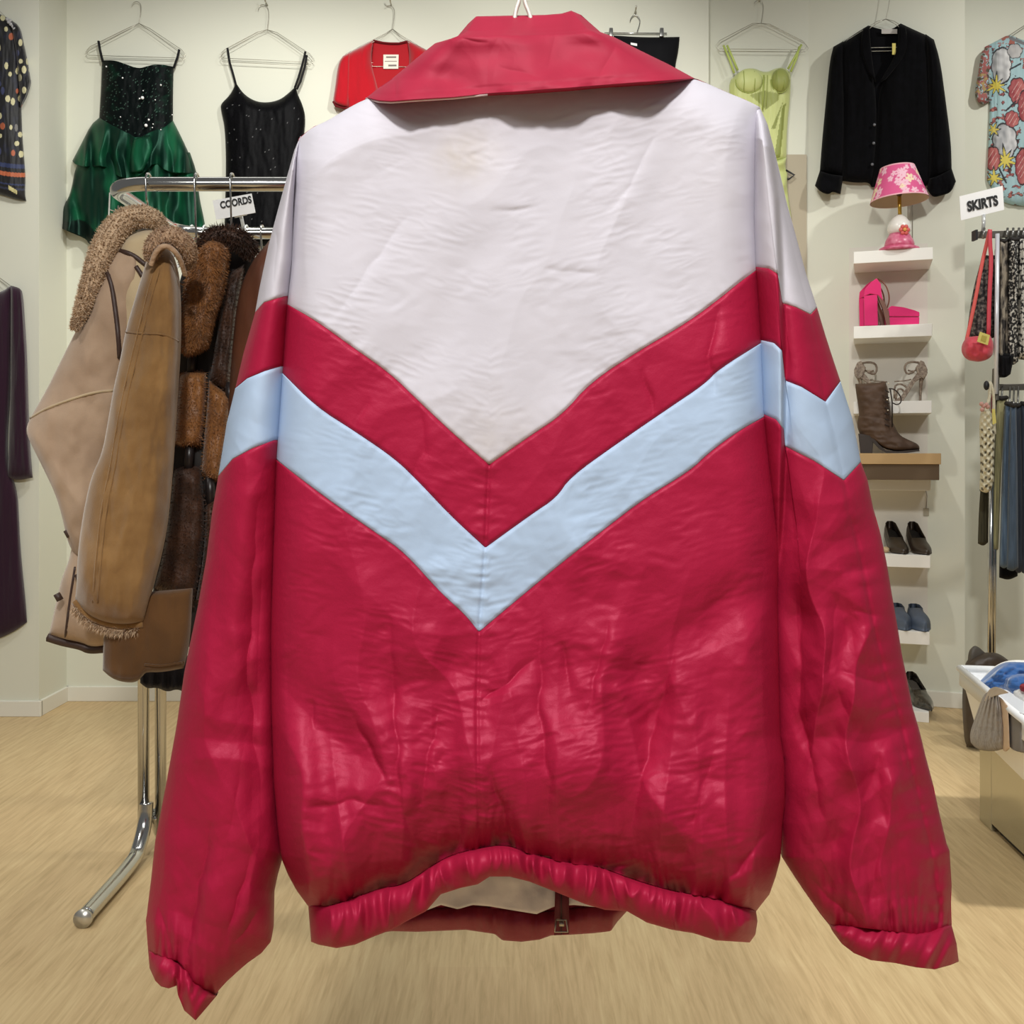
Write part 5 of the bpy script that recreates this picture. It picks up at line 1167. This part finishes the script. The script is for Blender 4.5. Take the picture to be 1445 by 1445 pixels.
mk('bracket', hexa([P(1408, 519, YS - .05), P(1411, 519, YS - .05), P(1410, 565, YS - .05), P(1406, 565, YS - .05)], (0, .05, 0)), GM, sr, smooth=False, bevel=.002)
mk('rail_end', hexa([P(1377, 324, YS - .01), P(1380, 324, YS - .01), P(1380, 338, YS - .01), P(1377, 338, YS - .01)], (0, .04, 0)), BLACKP, sr, smooth=False)
for x in (1387, 1420, 1428, 1436, 1443):
    mk('rail_clip', tube([P(x, 337, YS - .015), P(x + 1, 329, YS - .018), P(x + 2, 322, YS - .01)], .005, 8), mat('clip_metal', (150, 150, 146), .3, .8), sr)
t = thing('rack_sign', 'white card sign reading SKIRTS on the rail at the right edge', 'sign', tuple(P(1385, 322, YS + .02)))
cd = [P(1354, 277, YS + .02), P(1415, 262, YS + .02), P(1417, 296, YS + .02), P(1356, 311, YS + .02)]
mk('card', hexa(cd, (0, .003, 0)), WHITEP, t, smooth=False)
mk('lettering', place_text('SKIRTS', (1364, 292), (1408, 282.5), YS + .02, 15, .045, .12), INK, t, smooth=False)
mk('clip', tube([P(1388, 303, YS + .02), P(1388, 314, YS + .02), P(1387, 326, YS + .02)], .008, 8), mat('clear_clip'), t)
def animal(px, py, seed, a, b, d, sc=5.0, thr=(.05, -.2), st=1.0):
    n = fbm(px / sc, py / (sc * st), 3, seed); c = np.zeros(px.shape + (3,)) + np.array(lin(a)); c[n > thr[0]] = np.array(lin(b)); c[n < thr[1]] = np.array(lin(d)); return c
PRN = mat('printed_skirt_cloth', attr=True, rough=.7)
def skirt(lab, x0, x1, y0, x2, x3, y1, Y, colf, seed, nm='printed_skirt', m=PRN, cat='skirt', grp='skirts and tops on the upper rail', nu=70, nv=160, label_part=None, tf=.05, tb=None):
    t = thing(nm, lab, cat, tuple(P((x2 + x3) / 2, y1, Y)), grp)
    g, S = shell([(x0, y0), ((x0 + x1) / 2, y0 + 2), (x1, y0)], [(x2, y1), ((x2 + x3) / 2, y1 + 4), (x3, y1 - 2)], [(x0, y0), ((x0 * .4 + x2 * .6), y0 * .6 + y1 * .4), (x2, y1)], [(x1, y0), (x1 * .4 + x3 * .6, y0 * .6 + y1 * .4), (x3, y1 - 2)], Y, tf, (.012 if tf < .05 else .06) if tb is None else tb, nu, nv, folds=cfold(seed, .02 if tf > .04 else .008, 6, 90))
    mk('cloth', g, m, t, col=dbl(colf(S[0], S[1])) if colf else None)
    if grp == 'trousers on the lower rail':
        mk('clip', tube([P((x0 + x1) / 2, y0 + 2, Y - .02), P((x0 + x1) / 2 + .5, y0 - 8, (Y + YS) / 2 - .01), P((x0 + x1) / 2 + 1, 546, YS + .002)], .004, 6), mat('clip_metal', (150, 150, 146), .3, .8), t)
    mk('waistband', tube([P(x0 + .5, y0 + 1, Y - .01), P((x0 + x1) / 2, y0 + 2, Y - .03), P(x1 - .5, y0 + 1, Y - .01)], .009, 8), m if colf is None else mat('dark_band', (40, 36, 34), .8), t)
    return t
skirt('grey and black marbled skirt hanging behind the red straps of the pouch bag', 1391, 1403, 362, 1366, 1404, 478, YS + .03, lambda a, b: animal(a, b, 161, (74, 68, 66), (120, 112, 106), (32, 30, 32), 5, (.12, -.12)), 1)
skirt('grey-brown marbled skirt just right of the white post', 1410, 1424, 338, 1408, 1424, 508, YS, lambda a, b: animal(a, b, 163, (112, 104, 94), (158, 148, 132), (46, 42, 40), 7, (.1, -.15), 3), 2)
skirt('black and white spotted skirt, second from the white post', 1424, 1438, 336, 1422, 1437, 512, YS - .02, lambda a, b: animal(a, b, 165, (34, 32, 32), (206, 202, 192), (20, 20, 22), 3.4, (.12, -.3)), 3)
skirt('white skirt with big black blotches at the edge of the frame', 1437, 1456, 334, 1435, 1460, 505, YS - .01, lambda a, b: animal(a, b, 167, (204, 200, 190), (30, 28, 30), (204, 200, 190), 5, (.05, -.9)), 4)
# red pouch bag
rb = thing('pouch_bag', 'coral red quilted pouch bag with long straps and yellow tag at the right edge', 'bag', tuple(P(1380, 510, YS - .12)))
RBM = mat('coral_quilt', (206, 62, 78), .6, bump=(40, .4, .008), sheen=.2)
g, S = shell([(1364, 476), (1378, 474), (1398, 474)], [(1362, 503), (1370, 509), (1382, 511), (1395, 507), (1401, 500)], [(1364, 476), (1358, 490), (1362, 503)], [(1398, 474), (1403, 486), (1401, 500)], YS - .07, .06, .06, 30, 24, w=.4, wv=.4, folds=cfold(171, .012, 10, 9))
mk('pouch', g, RBM, rb)
STR = mat('coral_strap', (222, 96, 90), .6)
mk('strap', tube([P(x, y, YS - .05) for x, y in smooth_poly([(1397, 324), (1392, 345), (1385, 375), (1377, 420), (1368, 462), (1364, 480)], 1)], .008, 8, flat=.5), STR, rb)
mk('strap', tube([P(x, y, YS - .07) for x, y in smooth_poly([(1397, 324), (1397, 345), (1399, 365), (1396, 420), (1395, 475)], 1)], .009, 8, flat=.5), mat('coral_strap_red', (208, 70, 84), .6), rb)
yt = mk('price_tag', hexa([P(1383, 468, YS - .15), P(1397, 473, YS - .15), P(1394, 487, YS - .15), P(1379, 482, YS - .15)], (0, .003, 0)), mat('yellow_tag'), rb, smooth=False)
mk('tag_print', hexa([P(1386, 473, YS - .152), P(1393, 475, YS - .152), P(1391, 483, YS - .152), P(1384, 480, YS - .152)], (0, .001, 0)), mat('olive_print', (178, 162, 74), .7), yt, smooth=False)
# dark bag and lower-rail trousers
skirt('black gathered hem hanging below the spotted skirts', 1409, 1434, 500, 1409, 1426, 530, YS - .03, None, 6, 'black_skirt', mat('black_cloth'), nu=30, nv=20)
DEN = mat('denim', attr=True, rough=.85, sheen=.1, bump=(400, .2, .001))
def den(rgb, seed): return lambda a, b: np.array(lin(rgb)) * (1 + .5 * fbm(a / 3, b / 40, 3, seed))[..., None]
LG = 'trousers on the lower rail'
skirt('khaki cargo trousers leg, first on the lower rail', 1406, 1421, 560, 1400, 1409, 776, YS - .02, den((150, 144, 104), 181), 11, 'trousers', DEN, 'trousers', LG, 26, 90, tf=.03)
skirt('mid-blue jeans leg hanging beside the khaki trousers', 1419, 1430, 568, 1411, 1424, 799, YS - .075, den((84, 104, 126), 182), 12, 'jeans', DEN, 'jeans', LG, 26, 90, tf=.03)
skirt('faded blue jeans leg flaring at the hem beside the mid-blue ones', 1426, 1434, 570, 1421, 1437, 803, YS - .13, den((66, 82, 100), 183), 13, 'jeans', DEN, 'jeans', LG, 26, 90, tf=.03)
skirt('dark navy jeans third along the lower rail', 1431, 1441, 570, 1433, 1444, 806, YS - .025, den((34, 42, 54), 184), 14, 'jeans', DEN, 'jeans', LG, 26, 90, tf=.03)
skirt('navy jeans cut by the right frame edge', 1440, 1456, 568, 1442, 1460, 808, YS - .03, den((44, 52, 66), 185), 15, 'jeans', DEN, 'jeans', LG, 26, 90, tf=.03)
skirt('black garment hem dangling below the jeans', 1412, 1440, 740, 1410, 1436, 815, YS + .06, None, 16, 'black_trousers', mat('black_cloth'), 'trousers', None, 26, 30, tf=.03)
skirt('dark olive garment hem below the crochet bag', 1384, 1396, 690, 1380, 1395, 767, YS + .12, None, 17, 'olive_skirt', mat('dark_olive', (64, 60, 42), .85), 'skirt', None, 16, 30, tf=.02)
# crochet bag
cb_ = thing('crochet_bag', 'cream crochet net bag hanging from the lower rail end', 'bag', tuple(P(1393, 696, YS - .08)))
CRM = mat('cream_yarn', (214, 206, 180), .9, bump=(160, .8, .006))
g, S = shell([(1386, 580), (1392, 574), (1400, 584)], [(1383, 692), (1390, 696), (1397, 694), (1403, 680)], [(1386, 580), (1383, 597), (1384, 626), (1385, 660), (1383, 692)], [(1400, 584), (1402, 600), (1405, 613), (1403, 640), (1403, 680)], YS - .09, .04, .03, 30, 90, w=.4, folds=lambda px, py, U, Vv: .01 * np.sin(py / 1.7) * np.sin(px / 1.6))
nn_ = np.sin(S[1] / 1.9 + 1.4 * np.sin(S[0] / 3)) * np.sin(S[0] / 1.7 + .3 * np.sin(S[1] / 5)); cc = np.zeros(S[0].shape + (3,)) + np.array(lin((214, 206, 178))); cc[(nn_ > .45) & (S[1] > 605)] = np.array(lin((98, 90, 70)))
mk('net_body', g, mat('crochet_net', attr=True, rough=.9, bump=(160, .6, .005)), cb_, col=dbl(cc))
mk('handle', tube([P(x, y, YS - .1) for x, y in smooth_poly([(1388, 582), (1396, 565), (1397, 545), (1396, 537), (1400, 545), (1403, 566), (1402, 590), (1404, 613)], 1)], .006, 8), CRM, cb_)
mk('flower', merge([ball(P(x, y, YS - .14), .009, 6) for x, y in ((1385, 570), (1388, 573), (1386, 578), (1392, 571), (1394, 574))]), mat('dusty_pink_yarn', (196, 150, 138), .9), cb_)
mk('price_tag', hexa([P(1400, 577, YS - .13), P(1404, 577, YS - .13), P(1406, 597, YS - .13), P(1401, 599, YS - .13)], (0, .002, 0)), mat('yellow_tag'), cb_, smooth=False)
mk('handle_end', ball(P(1392, 544, YS - .11), .014, 8, (.8, .8, 1.4)), BLACKP, cb_)

#@@BOX
# ------------------------------------------------------------------ plinth, storage box and its contents
al = math.radians(5); fwd = np.array([math.sin(al), math.cos(al), 0]); rgt = np.array([math.cos(al), -math.sin(al), 0])
c0 = np.array([1.530, 3.36, 0.0])               # far left foot of the plinth
PZ = .29
def pl(a0, a1, b0, b1, z0, z1):
    """box in the plinth's frame: a to the right of its left face, b toward the viewer from its far end"""
    q = lambda a_, b_, z: c0 + rgt * a_ - fwd * b_ + np.array([0, 0, z])
    return hexa([q(a0, b1, z1), q(a1, b1, z1), q(a1, b1, z0), q(a0, b1, z0)], fwd * (b1 - b0))
STL = mat('polished_steel', (186, 184, 168), .16, .85, bump=(3, .15, .02))
pt = thing('display_plinth', 'low polished steel display plinth under the plastic box at the right edge', 'plinth', tuple(c0 + rgt * .3 - fwd * .6))
mk('panel', pl(0, .7, 0, .10, .0, PZ), STL, pt, smooth=False, bevel=.002)
mk('panel', pl(0, .7, .103, 1.1, .025, PZ), STL, pt, smooth=False, bevel=.002)
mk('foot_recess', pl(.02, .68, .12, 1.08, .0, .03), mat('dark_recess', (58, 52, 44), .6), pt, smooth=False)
be = math.radians(10); fb_ = np.array([math.sin(be), math.cos(be), 0]); rb_ = np.array([math.cos(be), -math.sin(be), 0])
bc = P(1354, 943, 3.36); bc[2] = 0
RZ = float(P(1353, 943, 3.36)[2])               # rim height
def qb(a_, b_, z): return bc + rb_ * a_ - fb_ * b_ + np.array([0, 0, z])
PLS = mat('translucent_plastic', (250, 252, 255), .4, trans=.25, spec=.4)
bx = thing('storage_box', 'translucent white plastic storage box full of scarves on the steel plinth', 'box', tuple(qb(.25, .4, PZ)))
W_, D_ = .50, .75; tp = .045
def wallp(p0, p1, q0, q1, th): # slanted wall between top edge p0-p1 and bottom edge q0-q1
    return hexa([p0, p1, q1, q0], th)
ti = [qb(0, 0, RZ), qb(W_, 0, RZ), qb(W_, D_, RZ), qb(0, D_, RZ)]; bi = [qb(tp, tp, PZ + .004), qb(W_ - tp, tp, PZ + .004), qb(W_ - tp, D_ - tp, PZ + .004), qb(tp, D_ - tp, PZ + .004)]
walls = merge([wallp(ti[k], ti[(k + 1) % 4], bi[k], bi[(k + 1) % 4], d) for k, d in ((0, -fb_ * .004), (1, -rb_ * .004), (2, fb_ * .004), (3, rb_ * .004))] + [hexa(bi, (0, 0, .004))])
mk('tub', walls, PLS, bx, smooth=False)
rim = []
for k in range(4):
    a_, b_ = ti[k], ti[(k + 1) % 4]; rim.append(tube([a_, b_], .011, 10)); rim.append(hexa([a_ + [0, 0, .0], b_ + [0, 0, .0], b_ - [0, 0, .055], a_ - [0, 0, .055]], (0, .003, 0) if k in (0, 2) else (.003, 0, 0)))
mk('rim', merge(rim), mat('white_plastic_rim', (232, 234, 236), .35), bx)
# contents
def drape(name, lab, cat, top, bot, left, right, Y, tf, m, seed, nu=40, nv=30, amp=.02, tb=.03, col=None, dy=None, sx=14, sy=10, group=None):
    g, S = shell(top, bot, left, right, Y, tf, tb, nu, nv, w=.4, wv=.35, folds=cfold(seed, amp, sx, sy), dy=dy)
    return solo(name, g, m, lab, cat, group)
BLF = mat('blue_fleece', (44, 92, 152), .95, sheen=.5, bump=(160, .2, .003), mott=((34, 70, 124), 8, .5)); WHF = mat('white_cloth', (232, 230, 224), .9, bump=(120, .2, .003))
drape('white_scarf', 'white scarf folded along the back of the plastic box', 'scarf', [(1392, 955), (1402, 944), (1415, 935), (1430, 931), (1450, 932)], [(1384, 962), (1400, 972), (1450, 975)], [(1392, 955), (1384, 962)], [(1450, 932), (1450, 975)], 3.22, .04, WHF, 201, dy=lambda a, b: 0)
drape('blue_fleece_scarf', 'blue fleece scarf heaped on top of the plastic box', 'scarf', [(1384, 966), (1397, 957), (1408, 946), (1418, 938), (1430, 934), (1470, 936)], [(1388, 975), (1396, 976), (1406, 973), (1420, 972), (1440, 985), (1470, 985)], [(1379, 964), (1382, 970), (1388, 975)], [(1470, 936), (1470, 985)], 3.14, .05, BLF, 203, 50, 30, .025, .05)
drape('blue_fleece_scarf', 'blue fleece fold lying in front of the larger blue heap', 'scarf', [(1421, 965), (1423, 956), (1435, 952), (1470, 951)], [(1419, 968), (1426, 978), (1440, 984), (1470, 988)], [(1421, 965), (1419, 968)], [(1470, 951), (1470, 988)], 3.07, .045, BLF, 205, 36, 24, .014, .05)
drape('white_red_scarf', 'white cloth by the blue fleece at the right frame edge', 'scarf', [(1432, 977), (1440, 971), (1470, 966)], [(1432, 982), (1445, 990), (1470, 1002)], [(1432, 977), (1432, 982)], [(1470, 966), (1470, 1002)], 3.02, .03, WHF, 207, amp=.008)
drape('red_cloth', 'dark red cloth corner in the plastic box at the right frame edge', 'cloth', [(1441, 968), (1450, 965), (1475, 964)], [(1441, 975), (1450, 978), (1475, 982)], [(1441, 968), (1441, 975)], [(1475, 964), (1475, 982)], 2.98, .03, mat('dark_red_cloth', (140, 30, 44), .9), 209, amp=.006)
BRL = mat('brown_leather_bag', (66, 54, 44), .45, spec=.5, bump=(50, .2, .003))
YG = 4.17
t = thing('leather_bag', 'dark brown leather bag with upright flap standing behind the plastic box', 'bag', tuple(P(1395, 640 + EYE * F / YG, YG)))
g, S = shell([(1364, 936), (1378, 925), (1395, 920), (1410, 922), (1426, 934)], [(1364, 1054), (1395, 1057), (1432, 1054)], [(1366, 936), (1360, 990), (1364, 1054)], [(1426, 934), (1434, 990), (1432, 1054)], YG, .06, .08, 36, 40, w=.4, wv=.12, folds=cfold(211, .006, 12, 8)); mk('bag_body', g, BRL, t)
g, S = shell([(1368, 918), (1374, 911), (1380, 912), (1390, 921)], [(1366, 950), (1380, 952), (1390, 940)], [(1368, 918), (1366, 930), (1366, 950)], [(1390, 921), (1390, 940)], YG + .02, .02, .02, 20, 20, w=.4, wv=.4); mk('flap', g, mat('grey_leather', (84, 78, 70), .5), t)
def rimY(px):
    a_ = (np.asarray(px, float) - CX) / F; b_ = (a_ * bc[1] - bc[0]) / (a_ * .985 - .174); return bc[1] - .985 * b_
PCH = mat('taupe_velvet', (138, 126, 112), .9, sheen=.4, bump=(90, .6, .006), mott=((108, 98, 88), 30, .7))
YP = 3.05
t = thing('gathered_pouch', 'taupe gathered drawstring pouch hanging over the box rim', 'pouch', tuple(P(1394, 1060, YP)))
g, S = shell([(1392, 978), (1400, 975), (1409, 980)], [(1370, 1048), (1378, 1057), (1392, 1060), (1405, 1060), (1415, 1057)], [(1392, 978), (1385, 995), (1377, 1015), (1370, 1035), (1370, 1048)], [(1409, 980), (1413, 1005), (1416, 1035), (1415, 1057)], 0.0, .05, .03, 44, 50, dy=lambda a, b: rimY(a) - .03, w=.4, wv=.25, folds=lambda px, py, U, Vv: .010 * np.sin(U * 34) * (1 - Vv) + .006 * fbm(px / 7, py / 7, 3, 5)); mk('pouch_body', g, PCH, t)
g, S = shell([(1396, 978), (1404, 972), (1412, 970), (1423, 977)], [(1390, 992), (1400, 984), (1412, 980), (1423, 978)], [(1396, 978), (1390, 992)], [(1423, 977), (1423, 978)], 0.0, .02, .02, 24, 12, dy=lambda a, b: rimY(a) - .055, folds=cfold(215, .006, 9, 9)); mk('satin_tie', g, mat('pale_satin', (200, 186, 172), .4), t, 'pale satin tie')
drape('stocking', 'skin-coloured stocking draped down beside the taupe pouch', 'stocking', [(1402, 980), (1413, 984), (1422, 996)], [(1414, 1055), (1418, 1062), (1425, 1056)], [(1402, 980), (1410, 1005), (1414, 1055)], [(1422, 996), (1424, 1020), (1425, 1056)], 0.0, .015, mat('skin_nylon', (212, 184, 156), .6), 217, 20, 40, .004, .01, dy=lambda a, b: rimY(a) - .025)
drape('grey_cloth', 'grey cloth showing through the side of the plastic box', 'cloth', [(1422, 1000), (1440, 1006), (1470, 1015)], [(1422, 1052), (1435, 1062), (1470, 1064)], [(1422, 1000), (1421, 1030), (1422, 1052)], [(1470, 1015), (1470, 1064)], 0.0, .01, mat('grey_felt', (136, 132, 130), .95, mott=((110, 106, 106), 12, .6)), 219, 26, 26, .004, .01, dy=lambda a, b: rimY(np.minimum(a, 1440)) + .0)

#@@LIGHT
# ================================================================== LIGHT, WORLD, CAMERA
def area(name, loc, rot, size, power, col=(1, .985, .94), sy=None):
    l = bpy.data.lights.new(name, 'AREA'); l.energy = power; l.color = col; l.size = size
    if sy: l.shape = 'RECTANGLE'; l.size_y = sy
    o = bpy.data.objects.new(name, l); o.location = loc; o.rotation_euler = rot; link(o); return o
def spot(name, loc, tgt, power, ang=100, rad=.05, col=(1, .985, .94)):
    l = bpy.data.lights.new(name, 'SPOT'); l.energy = power; l.color = col; l.spot_size = math.radians(ang); l.spot_blend = .6; l.shadow_soft_size = rad
    o = bpy.data.objects.new(name, l); o.location = loc; d = Vector(tgt) - Vector(loc); o.rotation_euler = d.to_track_quat('-Z', 'Y').to_euler(); link(o); return o
area('overhead_area', (0, 3.6, 3.5), (0, 0, 0), 4.4, 12, sy=.4)
spot('overhead_spot', (-2.3, 1.9, 3.4), (-1.9, 2.6, 0), 100, 62, .1)  # added, unseen spot brightening the left floor
spot('overhead_spot', (2.1, 1.9, 3.4), (1.6, 2.5, 0), 280, 58, .1)  # added, unseen spot; narrow cone brightens only the right floor
area('overhead_area', (-1.2, -1.0, 3.3), (math.radians(20), math.radians(-12), 0), 1.2, 20, sy=.8)  # added soft fill for the box side and the coats
area('overhead_area', (.9, -1.4, 3.3), (math.radians(20), 0, 0), .9, 7, sy=.5)
area('overhead_area', (0.1, .25, 2.9), (0, 0, 0), 1.2, 8, sy=.3)
spot('overhead_spot', (-.9, 3.2, 3.45), (-1.5, 5, 1.4), 80, 110)
spot('overhead_spot', (.4, 3.1, 3.45), (-.2, 5, 1.6), 96, 110)
spot('overhead_spot', (2.7, 3.1, 3.45), (2.5, 5, 1.6), 78, 110)
spot('overhead_spot', (-.1, -1.0, 3.4), (0, 1.9, .4), 330, 115, .14)
w = bpy.data.worlds.new('World'); bpy.context.scene.world = w; w.use_nodes = True
bg = w.node_tree.nodes['Background']; bg.inputs[0].default_value = (1.0, .985, .96, 1); bg.inputs[1].default_value = .14
cam = bpy.data.cameras.new('Camera'); cam.sensor_width = 36; cam.lens = F / 1445 * 36; cam.shift_y = -(722.5 - HZ) / 1445; cam.clip_start = .05
co = bpy.data.objects.new('Camera', cam); co.location = (0, 0, EYE); co.rotation_euler = (PI / 2, 0, 0); link(co)
sc = bpy.context.scene; sc.camera = co
sc.view_settings.view_transform = 'Standard'; sc.view_settings.look = 'None'; sc.view_settings.exposure = 0; sc.view_settings.gamma = 1
